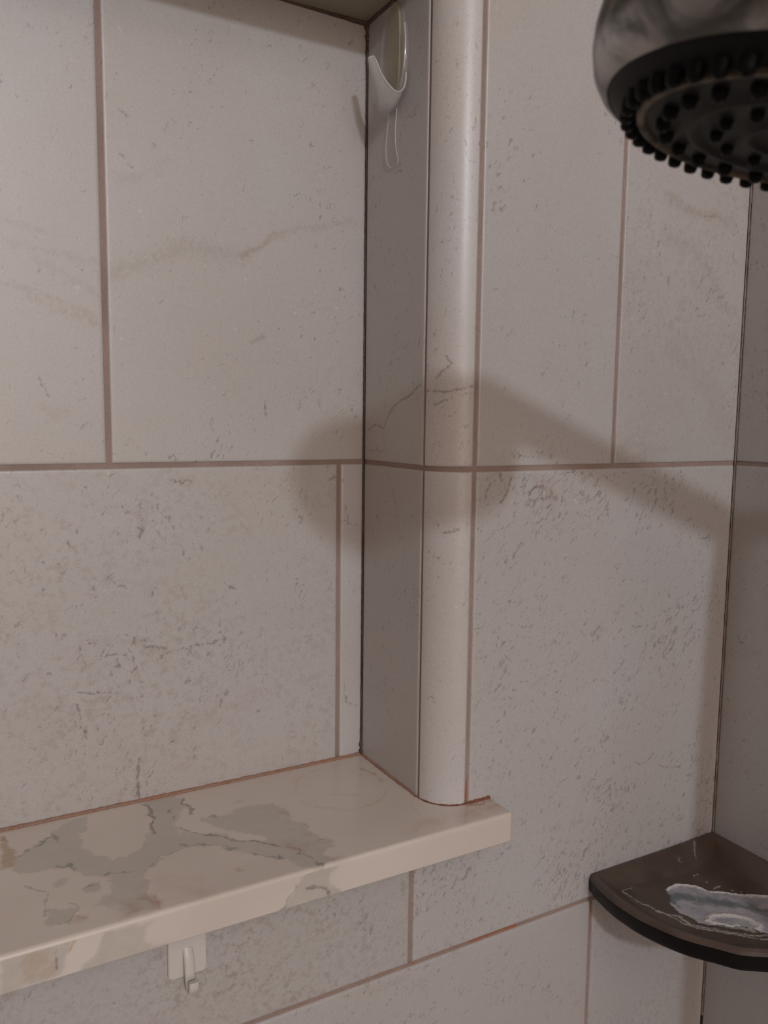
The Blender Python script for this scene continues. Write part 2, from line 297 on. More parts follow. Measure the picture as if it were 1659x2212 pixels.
  ('G','l',2.16,0.3,[(-323.1,63.4),(-322.4,66.5),(-321.4,69.5),(-320.1,72.5),(-318.5,75.3),(-316.7,78.0),(-314.6,80.6),(-312.3,82.9),(-309.8,84.9),(-307.1,86.7),(-304.3,88.2),(-301.3,89.4),(-298.2,90.2),(-295.1,90.8)]),
  ('B','l',2.19,0.6,[(-268.5,77.2),(-267.6,75.4),(-266.7,73.6),(-266.0,71.7),(-265.4,69.8),(-264.9,67.8),(-264.5,65.8),(-264.3,63.8),(-264.1,61.8),(-264.1,59.7),(-264.2,57.7),(-264.5,55.7),(-264.8,53.7),(-265.3,51.7)]),
  ('G','l',3.55,0.3,[(-304.5,50.8),(-290.1,43.2)]),
  ('R','l',2.82,0.3,[(-267.9,11.4),(-268.8,1.8)]),
  ('B','l',12.64,0.45,[(-245.1,-10.8),(-224.7,-11.6),(-217.7,-11.8)]),
  ('B','l',3.48,0.9,[(-236.0,-2.8),(-226.5,-4.3),(-215.2,-4.6)]),
  ('G','l',8.36,0.4,[(-273.6,-8.6),(-258.3,-10.4)]),
  ('B','l',7.12,0.25,[(-289.0,-12.9),(-277.5,-9.7)]),
  ('B','l',12.9,0.12,[(-314.0,84.4),(-276.8,89.8),(-268.2,52.1)]),
 ],
 'F': [
  ('R','a',1.01,0.5,[(-351.6,-210.0),(-344.7,-210.0),(-338.7,-210.7),(-333.7,-210.6),(-336.7,-213.2),(-339.7,-215.2),(-339.9,-219.0),(-339.7,-222.0),(-336.6,-224.8),(-332.5,-227.9),(-341.6,-229.1),(-356.4,-229.5),(-370.8,-229.0),(-366.0,-227.6),(-365.6,-225.4),(-362.2,-221.2),(-359.8,-216.2),(-356.9,-213.3)]),
  ('A','l',1.25,0.7,[(-354.3,-219.5),(-351.6,-220.0),(-348.6,-219.9),(-345.2,-221.6),(-342.2,-223.9),(-340.4,-226.1)]),
  ('A','l',1.22,0.5,[(-360.8,-217.4),(-361.7,-219.9),(-363.6,-221.2),(-365.3,-222.6),(-366.0,-227.1),(-369.8,-227.4)]),
  ('G','a',1.53,0.3,[(-351.6,-227.2),(-336.6,-228.6),(-326.3,-229.2),(-336.6,-226.7),(-350.6,-227.0)]),
  ('R','a',0.9,0.45,[(-459.8,-214.3),(-456.7,-211.1),(-438.8,-212.4),(-434.8,-212.7),(-439.7,-216.4),(-439.0,-221.8),(-434.3,-225.5),(-422.0,-229.0),(-430.3,-230.7),(-447.9,-229.3),(-471.4,-228.9),(-467.6,-224.3),(-463.0,-221.7)]),
  ('R','a',1.07,0.45,[(-502.5,-210.1),(-493.7,-210.7),(-479.5,-209.6),(-473.0,-210.0),(-474.7,-217.8),(-477.2,-226.9),(-489.4,-227.6),(-503.2,-228.3)]),
  ('G','a',1.06,0.4,[(-493.7,-211.5),(-480.3,-211.8),(-480.8,-225.6),(-494.1,-224.3)]),
  ('G','l',1.28,0.7,[(-468.6,-209.8),(-471.6,-212.1),(-473.6,-216.5)]),
  ('A','l',0.85,0.6,[(-478.5,-209.9),(-480.1,-216.0),(-479.9,-222.6)]),
  ('G','l',1.83,0.3,[(-432.7,-226.9),(-422.0,-228.6)]),
 ],
 'C': [
  ('R','a',1.53,1.0,[(-81.4,-27.6),(-75.9,-26.6),(-68.7,-27.2),(-58.9,-33.4),(-56.3,-43.2),(-46.4,-49.1),(-40.2,-56.9),(-25.1,-66.8),(-16.1,-74.2),(-15.0,-85.9),(-28.3,-96.6),(-47.2,-100.3),(-63.6,-94.4),(-69.3,-83.8),(-89.2,-70.0),(-92.8,-64.9),(-94.2,-57.8),(-96.3,-51.1),(-93.3,-42.0),(-88.5,-37.8)]),
  ('G','l',8.81,0.9,[(-89.3,-37.4),(-81.4,-38.2),(-72.9,-46.2),(-63.7,-54.5),(-54.7,-62.8),(-50.2,-69.4),(-42.5,-79.3),(-35.8,-92.5)]),
  ('G','l',3.13,0.8,[(-88.5,-37.8),(-91.0,-46.5)]),
  ('A','l',3.93,0.9,[(-84.6,-66.2),(-80.3,-63.8),(-73.8,-65.6),(-66.2,-69.7),(-60.9,-77.4),(-60.3,-85.6),(-63.2,-88.6),(-68.8,-87.1),(-75.5,-78.9),(-83.2,-73.2),(-85.7,-67.2)]),
  ('A','l',2.59,0.8,[(-81.0,-27.8),(-69.8,-28.1),(-59.8,-34.2),(-57.1,-43.9),(-47.0,-49.7),(-40.9,-57.4),(-26.2,-67.5),(-17.5,-75.2),(-17.1,-86.4)]),
  ('A','l',1.35,0.8,[(-111.0,-29.0),(-107.1,-41.2),(-105.1,-50.3),(-102.5,-62.8),(-96.8,-71.2),(-88.6,-79.4),(-69.5,-98.6),(-46.7,-113.1)]),
  ('A','l',2.69,0.7,[(-107.8,-44.1),(-99.7,-54.1),(-100.5,-63.1),(-92.6,-72.7),(-81.9,-83.8),(-66.0,-96.1),(-49.1,-106.0)]),
  ('A','l',0.98,0.6,[(-111.2,-15.1),(-102.1,-14.7)]),
  ('A','l',0.95,0.8,[(-111.2,-15.1),(-111.0,-29.0)]),
  ('A','l',1.02,0.6,[(-7.7,-11.9),(-6.6,-15.6),(-5.9,-36.3),(-4.8,-52.2)]),
  ('A','l',0.98,0.7,[(-51.0,-42.2),(-42.8,-42.1)]),
  ('A','l',1.03,0.5,[(-59.6,-12.3),(-35.4,-12.5),(-7.7,-11.9)]),
  ('A','l',1.4,0.8,[(-24.9,-3.7),(-25.1,-4.9)]),
  ('A','l',1.38,0.8,[(-31.6,-10.5),(-31.8,-11.6)]),
  ('A','l',1.34,0.8,[(-49.6,-24.4),(-49.7,-25.5)]),
  ('A','l',1.34,0.8,[(-46.4,-25.2),(-46.6,-26.2)]),
  ('A','l',1.32,0.8,[(-47.6,-34.0),(-47.7,-35.0)]),
  ('A','l',1.37,0.8,[(-38.6,-11.7),(-38.8,-12.8)]),
  ('A','l',1.34,0.8,[(-80.0,-8.1),(-80.1,-9.2)]),
  ('A','l',1.3,0.8,[(-41.1,-49.3),(-41.3,-50.2)]),
  ('A','l',1.29,0.8,[(-36.8,-54.3),(-37.0,-55.2)]),
  ('A','l',1.36,0.8,[(-2.4,-40.1),(-2.7,-41.1)]),
  ('A','l',1.43,0.8,[(11.8,-12.8),(11.5,-13.9)]),
  ('A','l',1.44,0.8,[(11.4,-3.8),(11.1,-5.0)]),
 ],
}

# ------------------------------------------------------------------ dimensions (metres)
D = 0.0989            # depth of the recess
CX = -0.2573          # x of the recess side
RB = 0.0226           # bullnose radius
SZ = -0.2096          # top of the marble sill
ST = 0.0187           # sill thickness
SP = 0.0228           # how far the sill stands out
SG = -0.2166          # right end of the sill
HZ = 0.2846           # soffit of the recess
ROW = 0.305
GW = 0.003            # grout joint
L_END = -0.90         # left end of recess

# ------------------------------------------------------------------ node helpers
class N:
    def __init__(s, name):
        s.m = bpy.data.materials.new(name); s.m.use_nodes = True
        s.t = s.m.node_tree; s.t.nodes.clear()
        s.out = s.t.nodes.new('ShaderNodeOutputMaterial')
        s.b = s.t.nodes.new('ShaderNodeBsdfPrincipled')
        s.t.links.new(s.b.outputs[0], s.out.inputs[0])
    def new(s, typ, **kw):
        n = s.t.nodes.new(typ)
        for k, v in kw.items(): setattr(n, k, v)
        return n
    def put(s, sock, v):
        if v is None: return
        if hasattr(v, 'is_linked') or isinstance(v, bpy.types.NodeSocket): s.t.links.new(v, sock)
        else: sock.default_value = v
    def math(s, op, a, b=None, c=None, clamp=False):
        n = s.new('ShaderNodeMath', operation=op, use_clamp=clamp)
        for i, v in enumerate((a, b, c)): s.put(n.inputs[i], v)
        return n.outputs[0]
    def vmath(s, op, a, b):
        n = s.new('ShaderNodeVectorMath', operation=op); s.put(n.inputs[0], a); s.put(n.inputs[1], b); return n.outputs[0]
    def noise(s, vec, scale, detail=2, rough=.5, dist=0):
        n = s.new('ShaderNodeTexNoise'); s.put(n.inputs['Vector'], vec)
        n.inputs['Scale'].default_value = scale; n.inputs['Detail'].default_value = detail
        n.inputs['Roughness'].default_value = rough; n.inputs['Distortion'].default_value = dist
        return n.outputs[0]
    def step(s, v, a, b):
        n = s.new('ShaderNodeMapRange', interpolation_type='SMOOTHSTEP'); s.put(n.inputs['Value'], v)
        n.inputs['From Min'].default_value = a; n.inputs['From Max'].default_value = b
        return n.outputs[0]
    def mix(s, f, a, b, mode='MIX'):
        n = s.new('ShaderNodeMix', data_type='RGBA', blend_type=mode); s.put(n.inputs[0], f)
        for i, v in ((6, a), (7, b)):
            s.put(n.inputs[i], (*v, 1) if isinstance(v, tuple) and len(v) == 3 else v)
        return n.outputs[2]
    def attr(s, name):
        n = s.new('ShaderNodeAttribute', attribute_name=name); return n
    def mapping(s, vec, rot=(0, 0, 0), scale=(1, 1, 1)):
        n = s.new('ShaderNodeMapping'); s.put(n.inputs[0], vec); n.inputs['Rotation'].default_value = rot; n.inputs['Scale'].default_value = scale
        return n.outputs[0]
    def bump(s, h, strength, dist):
        n = s.new('ShaderNodeBump'); s.put(n.inputs['Height'], h); n.inputs['Strength'].default_value = strength
        n.inputs['Distance'].default_value = dist; s.t.links.new(n.outputs[0], s.b.inputs['Normal'])
    def set(s, **kw):
        for k, v in kw.items():
            s.put(s.b.inputs[k.replace('_', ' ')], (*v, 1) if isinstance(v, tuple) and len(v) == 3 else v)
        return s.m

def simple(name, col, rough=.5, metal=0.0, var=0.06, scale=60, **kw):
    n = N(name); pos = n.new('ShaderNodeNewGeometry').outputs['Position']
    f = n.noise(pos, scale, 3)
    c = n.mix(f, tuple(x*(1-var) for x in col), tuple(min(1, x*(1+var)) for x in col))
    return n.set(Base_Color=c, Roughness=rough, Metallic=metal, **kw)

def sep(n, a):
    s_ = n.new('ShaderNodeSeparateColor'); n.t.links.new(a.outputs['Color'], s_.inputs[0])
    return s_.outputs[0], s_.outputs[1], s_.outputs[2], a.outputs['Alpha']

def tile_material():
    n = N('cream_stone_tile')
    pos = n.new('ShaderNodeNewGeometry').outputs['Position']
    off = n.attr('toff').outputs['Vector']
    p = n.vmath('ADD', pos, off)
    mk = sep(n, n.attr('mark')); tp = sep(n, n.attr('tpar'))
    cloud = n.noise(p, 9, 4, .55)
    col = n.mix(n.step(cloud, .3, .7), C_COOL, C_WARM)
    big = n.noise(n.vmath('ADD', p, (3.1, 7.7, 1.3)), 5, 3, .5, .6)
    col = n.mix(n.math('MULTIPLY', n.step(big, .5, .75), .25), col, (0.50, 0.435, 0.39))
    # fine grain
    g1 = n.noise(p, 700, 3, .7)
    g2 = n.noise(p, 260, 3, .65)
    gr = n.math('MULTIPLY', tp[1], n.step(g2, .45, .68))
    gcl = n.step(n.noise(n.vmath('ADD', p, (9., 2., 5.)), 14, 3, .6), .40, .62)
    gr = n.math('MULTIPLY', gr, n.math('MULTIPLY_ADD', gcl, .75, .25))
    col = n.mix(n.math('MULTIPLY', gr, .55), col, (0.36, 0.29, 0.25))
    col = n.mix(n.math('MULTIPLY', n.step(g1, .35, .72), .22), col, (0.34, 0.29, 0.27))
    lt = n.step(n.noise(n.vmath('ADD', p, (1., 2., 3.)), 170, 2, .6), .68, .8)
    col = n.mix(n.math('MULTIPLY', lt, .30), col, (0.80, 0.76, 0.73))
    # specks
    cl = n.step(n.noise(n.vmath('ADD', p, (4., 8., 2.)), 17, 2, .6), .40, .68)
    sp = n.noise(n.mapping(n.mapping(p, (0.15, -0.45, 0.1)), (0, 0, 0), (1.0, 1.0, .5)), 360, 3, .65, .8)
    sv = n.math('MULTIPLY_ADD', cl, .07, sp)
    sv = n.math('MULTIPLY_ADD', tp[0], .08, sv)
    sm = n.step(sv, .69, .76)
    st = n.noise(n.mapping(n.mapping(n.vmath('ADD', p, (2., 5., 1.)), (0.3, -0.75, 0.2)), (0, 0, 0), (1.0, 1.0, .34)), 300, 4, .7, .9)
    st = n.math('MULTIPLY_ADD', tp[0], .085, st)
    st = n.math('MULTIPLY_ADD', cl, .035, st)
    sm2 = n.step(st, .695, .76)
    sm = n.math('MAXIMUM', sm, sm2)
    col = n.mix(n.math('MULTIPLY', sm, .50), col, (0.20, 0.175, 0.165))
    # individual veins and stains, plus a soft shadow painted near the right corner
    wob = n.noise(p, 330, 4, .75, .6)
    def md(v, lo, hi, amp):
        return n.step(n.math('MULTIPLY_ADD', n.math('SUBTRACT', wob, .5), amp, v), lo, hi)
    present = lambda v, f: n.math('MULTIPLY', f, n.step(v, .02, .12))
    col = n.mix(n.math('MULTIPLY', present(mk[0], md(mk[0], .0, .9, 1.6)), .42), col, (0.33, 0.285, 0.255))
    col = n.mix(n.math('MULTIPLY', present(mk[1], md(mk[1], .0, .9, 1.0)), .60), col, (0.375, 0.305, 0.235))
    col = n.mix(n.math('MULTIPLY', present(mk[2], md(mk[2], .0, .9, 1.0)), .60), col, (0.38, 0.22, 0.16))
    col = n.mix(n.math('MULTIPLY', present(mk[3], md(mk[3], .30, .85, 2.2)), .60), col, (0.17, 0.145, 0.135))
    br = n.new('ShaderNodeHueSaturation'); n.t.links.new(tp[3], br.inputs['Value']); n.t.links.new(col, br.inputs['Color'])
    n.bump(n.math('ADD', n.noise(p, 35, 3, .5), n.math('MULTIPLY', g1, .05)), .22, .001)
    return n.set(Base_Color=br.outputs[0], Roughness=.36, Specular_IOR_Level=.6)

def grout_material():
    n = N('brown_grout')
    pos = n.new('ShaderNodeNewGeometry').outputs['Position']
    mk = sep(n, n.attr('mark'))
    v = n.noise(pos, 18, 4, .6); f = n.noise(pos, 600, 3, .7)
    col = n.mix(n.step(v, .35, .68), (0.40, 0.295, 0.255), (0.31, 0.235, 0.20))
    col = n.mix(n.math('MULTIPLY', n.step(f, .3, .7), .3), col, (0.22, 0.155, 0.13))
    rust = n.step(n.math('MULTIPLY_ADD', n.math('SUBTRACT', n.noise(pos, 160, 3, .6), .5), .8, mk[2]), .12, .75)
    rust = n.math('MULTIPLY', rust, n.step(mk[2], .02, .12))
    col = n.mix(rust, col, (0.36, 0.13, 0.055))
    n.bump(f, .5, .0006)
    return n.set(Base_Color=col, Roughness=.85)

def caulk_material(name, a, b, s1=40):
    n = N(name)
    pos = n.new('ShaderNodeNewGeometry').outputs['Position']
    f = n.noise(pos, s1, 4, .65); g = n.noise(pos, 420, 3, .7)
    col = n.mix(n.step(f, .38, .62), a, b)
    col = n.mix(n.math('MULTIPLY', n.step(g, .35, .7), .45), col, tuple(x*.45 for x in a))
    n.bump(g, .6, .0005)
    return n.set(Base_Color=col, Roughness=.6)

def marble_material():
    n = N('veined_cream_marble')
    pos = n.new('ShaderNodeNewGeometry').outputs['Position']
    mk = sep(n, n.attr('mark'))
    wob = n.noise(pos, 130, 5, .65); cloud = n.noise(pos, 14, 3, .5)
    col = n.mix(n.step(cloud, .3, .7), M_A, M_B)
    def md(v, lo, hi, amp):
        f = n.step(n.math('MULTIPLY_ADD', n.math('SUBTRACT', wob, .5), amp, v), lo, hi)
        return n.math('MULTIPLY', f, n.step(v, .01, .08))
    edge = md(mk[0], .04, .50, .55)
    col = n.mix(n.math('MULTIPLY', edge, n.math('MULTIPLY_ADD', wob, .5, .30)), col, (0.45, 0.42, 0.375))
    col = n.mix(n.math('MULTIPLY', md(mk[1], .0, .9, .7), .65), col, (0.42, 0.28, 0.14))
    col = n.mix(n.math('MULTIPLY', md(mk[2], .0, .9, .7), .70), col, (0.42, 0.215, 0.14))
    col = n.mix(n.math('MULTIPLY', md(mk[3], .15, .7, .9), .62), col, (0.18, 0.17, 0.145))
    return n.set(Base_Color=col, Roughness=.22, Specular_IOR_Level=.5)

C_COOL = (0.55, 0.53, 0.528); C_WARM = (0.545, 0.508, 0.485)
M_A = (0.72, 0.645, 0.585); M_B = (0.67, 0.59, 0.53)
TILE = tile_material(); GROUT = grout_material()
RUST = caulk_material('rusty_caulk', (0.40, 0.20, 0.125), (0.33, 0.215, 0.165), 45)
DARKC = caulk_material('mildewed_caulk', (0.075, 0.04, 0.03), (0.13, 0.08, 0.06), 60)
PALEC = caulk_material('pale_caulk', (0.42, 0.36, 0.32), (0.30, 0.22, 0.18), 60)
MARBLE = marble_material()

# ------------------------------------------------------------------ object helpers
def label(o, lab=None, cat=None, group=None, kind=None):
    if lab: o['label'] = lab
    if cat: o['category'] = cat
    if group: o['group'] = group
    if kind: o['kind'] = kind
    return o
def empty(name, loc, lab, cat):
    o = bpy.data.objects.new(name, None); COL.objects.link(o); o.location = loc
    o.empty_display_size = .02
    return label(o, lab, cat)
class MB:
    """collects shapes, links them as one mesh"""
    def __init__(s): s.v = []; s.f = []; s.mi = []; s.a = {'mark': [], 'tpar': [], 'toff': []}
    def add(s, V, F, mi=0, mark=None, tpar=(0, 0, 0, 1), toff=(0, 0, 0)):
        b = sum(len(x) for x in s.v)
        V = np.asarray(V, float); s.v.append(V)
        F = np.asarray(F, int) + b; s.f.append(F); s.mi.append(np.full(len(F), mi))
        s.a['mark'].append(np.zeros((len(V), 4)) if mark is None else mark)
        s.a['tpar'].append(np.tile(tpar, (len(V), 1)).astype(float)); s.a['toff'].append(np.tile(toff, (len(V), 1)).astype(float))
    def build(s, name, mats, parent=None, smooth=True, attrs=True, angle=35):
        me = bpy.data.meshes.new(name)
        V = np.concatenate(s.v); loops = []; starts = []; tot = []
        c = 0
        for F in s.f:
            n_, k = F.shape; loops.append(F.ravel()); starts.append(c + np.arange(n_)*k); tot.append(np.full(n_, k)); c += n_*k
        loops = np.concatenate(loops); starts = np.concatenate(starts); tot = np.concatenate(tot)
        me.vertices.add(len(V)); me.vertices.foreach_set('co', V.ravel())
        me.loops.add(len(loops)); me.loops.foreach_set('vertex_index', loops.astype(np.int32))
        me.polygons.add(len(starts)); me.polygons.foreach_set('loop_start', starts.astype(np.int32))
        me.polygons.foreach_set('loop_total', tot.astype(np.int32))
        me.polygons.foreach_set('material_index', np.concatenate(s.mi).astype(np.int32))
        me.update(calc_edges=True); me.validate()
        if not isinstance(mats, (list, tuple)): mats = [mats]
        for m_ in mats: me.materials.append(m_)
        if attrs:
            for k, t_ in (('mark', 'FLOAT_COLOR'), ('tpar', 'FLOAT_COLOR'), ('toff', 'FLOAT_VECTOR')):
                a = me.attributes.new(k, t_, 'POINT')
                a.data.foreach_set('color' if t_ == 'FLOAT_COLOR' else 'vector', np.concatenate(s.a[k]).astype(np.float32).ravel())
        if smooth:
            me.polygons.foreach_set('use_smooth', [True]*len(me.polygons))
            me.set_sharp_from_angle(angle=math.radians(angle))
        o = bpy.data.objects.new(name, me); COL.objects.link(o)
        if parent:
            o.parent = parent
            o.matrix_parent_inverse = Matrix.Identity(4)
            o.location = (0, 0, 0)
        return o

def grid_faces(nu, nv, flip=False):
    i, j = np.meshgrid(np.arange(nu-1), np.arange(nv-1), indexing='ij')
    a = (i*nv+j).ravel(); F = np.stack([a, a+nv, a+nv+1, a+1], 1)
    return F[:, ::-1] if flip else F

def seg_dist(P, pts):
    d = np.full(len(P), 1e9)
    pts = np.array(pts, float)
    for a, b in zip(pts[:-1], pts[1:]):
        ab = b-a; L2 = max(ab@ab, 1e-9)
        t = np.clip(((P-a)@ab)/L2, 0, 1)
        q = P-(a+t[:, None]*ab)
        d = np.minimum(d, np.sqrt((q**2).sum(1)))
    return d
def inside(P, pts):
    c = np.zeros(len(P), bool); pts = np.array(pts, float)
    for (x0, y0), (x1, y1) in zip(pts, np.roll(pts, -1, 0)):
        if y0 == y1: continue
        k = ((y0 > P[:, 1]) != (y1 > P[:, 1])) & (P[:, 0] < (x1-x0)*(P[:, 1]-y0)/(y1-y0)+x0)
        c ^= k
    return c
CH = {'R': 0, 'G': 1, 'B': 2, 'A': 3}
def vnoise2(P, cell, seed):
    g = np.random.default_rng(seed).random((64, 64))-.5
    q = P/cell; i = np.floor(q).astype(int); f = q-i; f = f*f*(3-2*f)
    a, b = i[:, 0] % 64, i[:, 1] % 64; a1, b1 = (a+1) % 64, (b+1) % 64
    return (g[a, b]*(1-f[:, 0])+g[a1, b]*f[:, 0])*(1-f[:, 1])+(g[a, b1]*(1-f[:, 0])+g[a1, b1]*f[:, 0])*f[:, 1]
WARP = {'S': 2.6, 'F': 1.4, 'C': 1.6, 'M': 1.0, 'B': 1.6, 'N': .6, 'T': .7, 'R': .8}
def marks(key, U, V, chans='RGBA', grout=False):
    """vein, stain and painted shade strengths at surface points U, V (metres)"""
    P = np.stack([U, V], 1)*1000
    if not grout:
        wa = WARP.get(key, 0)
        wx = vnoise2(P, 6., 1)*1.3+vnoise2(P, 2.3, 2)*.8+vnoise2(P, 1.1, 5)*.35; wy = vnoise2(P, 6., 3)*1.3+vnoise2(P, 2.3, 4)*.8+vnoise2(P, 1.1, 6)*.35
        P = P+np.stack([wx, wy], 1)*wa
    out = np.zeros((len(P), 4))
    for ch, kind, wm, s, pts in MARKS.get(key, []):
        if grout != (ch == 'X'): continue
        k = 2 if ch == 'X' else CH[ch]
        q = np.array(pts); wm = max(wm, 1.5)
        lo = q.min(0)-wm-1; hi = q.max(0)+wm+1
        sel = np.where((P[:, 0] > lo[0]) & (P[:, 0] < hi[0]) & (P[:, 1] > lo[1]) & (P[:, 1] < hi[1]))[0]
        if not len(sel): continue
        S = P[sel]
        if kind == 'l': val = s*np.clip(1-seg_dist(S, pts)/wm, 0, 1)
        else:
            d = seg_dist(S, pts+[pts[0]])*np.where(inside(S, pts), 1, -1)
            val = s*np.clip(.5+.5*d/wm, 0, 1)
        out[sel, k] = np.maximum(out[sel, k], val)
    return out

def axis_samples(a, b, step, bev=(True, True)):
    inset = [0, .0004, .0009, .0016]
    L_ = [a+x for x in inset] if bev[0] else [a]
    R_ = [b-x for x in inset[::-1]] if bev[1] else [b]
    n_ = max(1, int(round((R_[0]-L_[-1])/step)))
    return np.array(L_+list(np.linspace(L_[-1], R_[0], n_+1)[1:-1])+R_)

def edge_drop(t, a, b, bev):
    r = .0014
    d = np.full_like(t, 1.)
    if bev[0]: d = np.minimum(d, t-a)
    if bev[1]: d = np.minimum(d, b-t)
    x = np.clip(1-d/r, 0, 1)
    return .0010*(1-np.sqrt(1-x**2))

def tile(mb, surf, key, u0, u1, v0, v1, step, bu=(True, True), bv=(True, True), seed=0, par=(.5, .2, 0, 1), flip=False):
    """one tile as a height field; surf(u, v, depth) -> xyz arrays; depth goes into the wall"""
    U = axis_samples(u0, u1, step, bu); V = axis_samples(v0, v1, step, bv)
    du = edge_drop(U, u0, u1, bu); dv = edge_drop(V, v0, v1, bv)
    UU, VV = np.meshgrid(U, V, indexing='ij'); dep = np.maximum(du[:, None], dv[None, :])
    # skirt down to the grout
    X = surf(UU.ravel(), VV.ravel(), dep.ravel())
    rs = random.Random(seed); off = [rs.uniform(-40, 40) for _ in range(3)]
    mb.add(X, grid_faces(len(U), len(V), flip), 0, marks(key, UU.ravel(), VV.ravel()), par, off)
    nu, nv = len(U), len(V)
    ring = [(i, 0) for i in range(nu)]+[(nu-1, j) for j in range(1, nv)]+[(i, nv-1) for i in range(nu-2, -1, -1)]+[(0, j) for j in range(nv-2, 0, -1)]
    ru = np.array([U[i] for i, j in ring]); rv = np.array([V[j] for i, j in ring]); rd = np.array([dep[i, j] for i, j in ring])
    A = surf(ru, rv, rd); B_ = surf(ru, rv, rd*0+.004)
    k = len(ring); i = np.arange(k); j = (i+1) % k
    F = np.stack([i, i+k, j+k, j], 1)
    mb.add(np.concatenate([A, B_]), F if not flip else F[:, ::-1], 0, None, par, off)
def grout_sheet(mb, surf, key, u0, u1, v0, v1, step, flip=False, depth=.0011):
    U = np.linspace(u0, u1, max(2, int((u1-u0)/step)+1)); V = np.linspace(v0, v1, max(2, int((v1-v0)/step)+1))
    UU, VV = np.meshgrid(U, V, indexing='ij')
    mb.add(surf(UU.ravel(), VV.ravel(), UU.ravel()*0+depth), grid_faces(len(U), len(V), flip), 1, marks(key, UU.ravel(), VV.ravel(), grout=True))
st3 = lambda a, b, c: np.stack([a, b, c], 1)
surf_main = lambda u, v, d: st3(u, d, v)
surf_back = lambda u, v, d: st3(u, D+d, v)
surf_right = lambda u, v, d: st3(d, u, v)
surf_side = lambda u, v, d: st3(CX+d, u, v)
G2 = GW/2
FINE = .0010

def box(mb, x0, x1, y0, y1, z0, z1, mi=0):
    V = [(x, y, z) for x in (x0, x1) for y in (y0, y1) for z in (z0, z1)]
    F = [(0, 1, 3, 2), (4, 6, 7, 5), (0, 4, 5, 1), (2, 3, 7, 6), (0, 2, 6, 4), (1, 5, 7, 3)]
    mb.add(V, F, mi)
def struct(o): o['kind'] = 'structure'; return o

# ------------------------------------------------------------------ wall_back : the main tiled wall plane
AX = CX+RB            # -0.2347 where the bullnose meets the wall
mb = MB()
VX, VB = -.1223, -.1246
SB = SZ-ST            # underside of the sill
grout_sheet(mb, surf_main, 'M', AX-.002, .0, SZ-.004, .42, .002)
grout_sheet(mb, surf_main, 'M', -.62, .0, -.46, SZ-.004, .002)
# upper row
tile(mb, surf_main, 'M', AX+.0002+G2, VX-G2, G2, ROW-G2, FINE, seed=11, par=(.35, .12, 0, 1.0))
tile(mb, surf_main, 'M', VX+G2, -.0006, G2, ROW-G2, FINE, seed=12, par=(.55, .65, 0, .985))
for a, b, s_ in ((-1.4, -.84, 13), (-.837, -.237, 14), (-.234, -.0006, 15)):
    tile(mb, surf_main, 'M', a, b, ROW+G2+.04 if a < -.3 else ROW+G2, .90, .02, seed=s_, par=(.4, .2, 0, 1))
# middle row, right of the recess and the strip below the sill
PR = (.92, .22, 0, 1.0)
tile(mb, surf_main, 'M', AX+G2, -.0006, SZ-.004, -G2, FINE, seed=16, par=PR, bv=(False, True))
tile(mb, surf_main, 'M', -.2743+G2, -.0006, -ROW+G2, SZ-.004, FINE, seed=16, par=PR, bv=(True, False))
tile(mb, surf_main, 'M', -.60, -.2743-G2, -ROW+G2, SB+.008, FINE, seed=17, par=(.35, 1.35, 0, .95), bu=(False, True))
tile(mb, surf_main, 'M', -.90, -.60, -ROW+G2, SB+.008, .02, seed=17, par=(.35, 1.0, 0, .93), bu=(True, False))
# lower row
tile(mb, surf_main, 'M', -.62, VB-G2, -.46, -ROW-G2, FINE, seed=18, par=(.4, .15, 0, .98), bu=(False, True), bv=(False, True))
tile(mb, surf_main, 'M', VB+G2, -.0006, -.46, -ROW-G2, FINE, seed=19, par=(.35, .7, 0, .97), bv=(False, True))
tile(mb, surf_main, 'M', -.9, VB-G2, -ROW*2+G2, -.46, .02, seed=18, par=(.4, .15, 0, .98), bv=(True, False))
tile(mb, surf_main, 'M', VB+G2, -.0006, -ROW*2+G2, -.46, .02, seed=19, par=(.35, .7, 0, .97), bv=(True, False))
for r in range(2, 5):
    for a, b in ((-1.4, -.75), (-.747, -.147), (-.144, -.0006)):
        tile(mb, surf_main, 'M', a, b, -ROW*(r+1)+G2, -ROW*r-G2, .03, seed=30+r, par=(.4, .2, 0, 1))
for r in range(-2, 1):
    tile(mb, surf_main, 'M', -1.4, L_END-.003, ROW*r+G2, ROW*(r+1)-G2, .03, seed=40+r, par=(.4, .2, 0, 1))
struct(mb.build('wall_back', [TILE, GROUT]))

# ------------------------------------------------------------------ wall of the recess (back and right cheek)
mb = MB()
grout_sheet(mb, surf_back, 'B', -.60, CX, SZ-.004, HZ+.002, .002)
tile(mb, surf_back, 'B', -.4267+G2, CX-.0006, G2, HZ+.01, FINE, seed=21, par=(.30, .12, 0, 1.0))
tile(mb, surf_back, 'B', -.62, -.4267-G2, G2, HZ+.01, FINE, seed=22, par=(.25, .08, 0, 1.0), bu=(False, True))
tile(mb, surf_back, 'B', L_END, -.62, G2, HZ+.01, .02, seed=22, par=(.25, .08, 0, 1.0), bu=(True, False))
tile(mb, surf_back, 'B', -.2761+G2, CX-.0006, SZ-.004, -G2, FINE, seed=23, par=(.1, .05, 0, 1.03))
tile(mb, surf_back, 'B', -.62, -.2761-G2, SZ-.004, -G2, FINE, seed=24, par=(.45, .75, 0, .98), bu=(False, True))
tile(mb, surf_back, 'B', L_END, -.62, SZ-.004, -G2, .02, seed=24, par=(.45, .55, 0, .97), bu=(True, False))
struct(mb.build('wall_niche_back', [TILE, GROUT]))
mb = MB()
grout_sheet(mb, surf_side, 'N', RB-.001, D, SZ-.004, HZ+.002, .002, True)
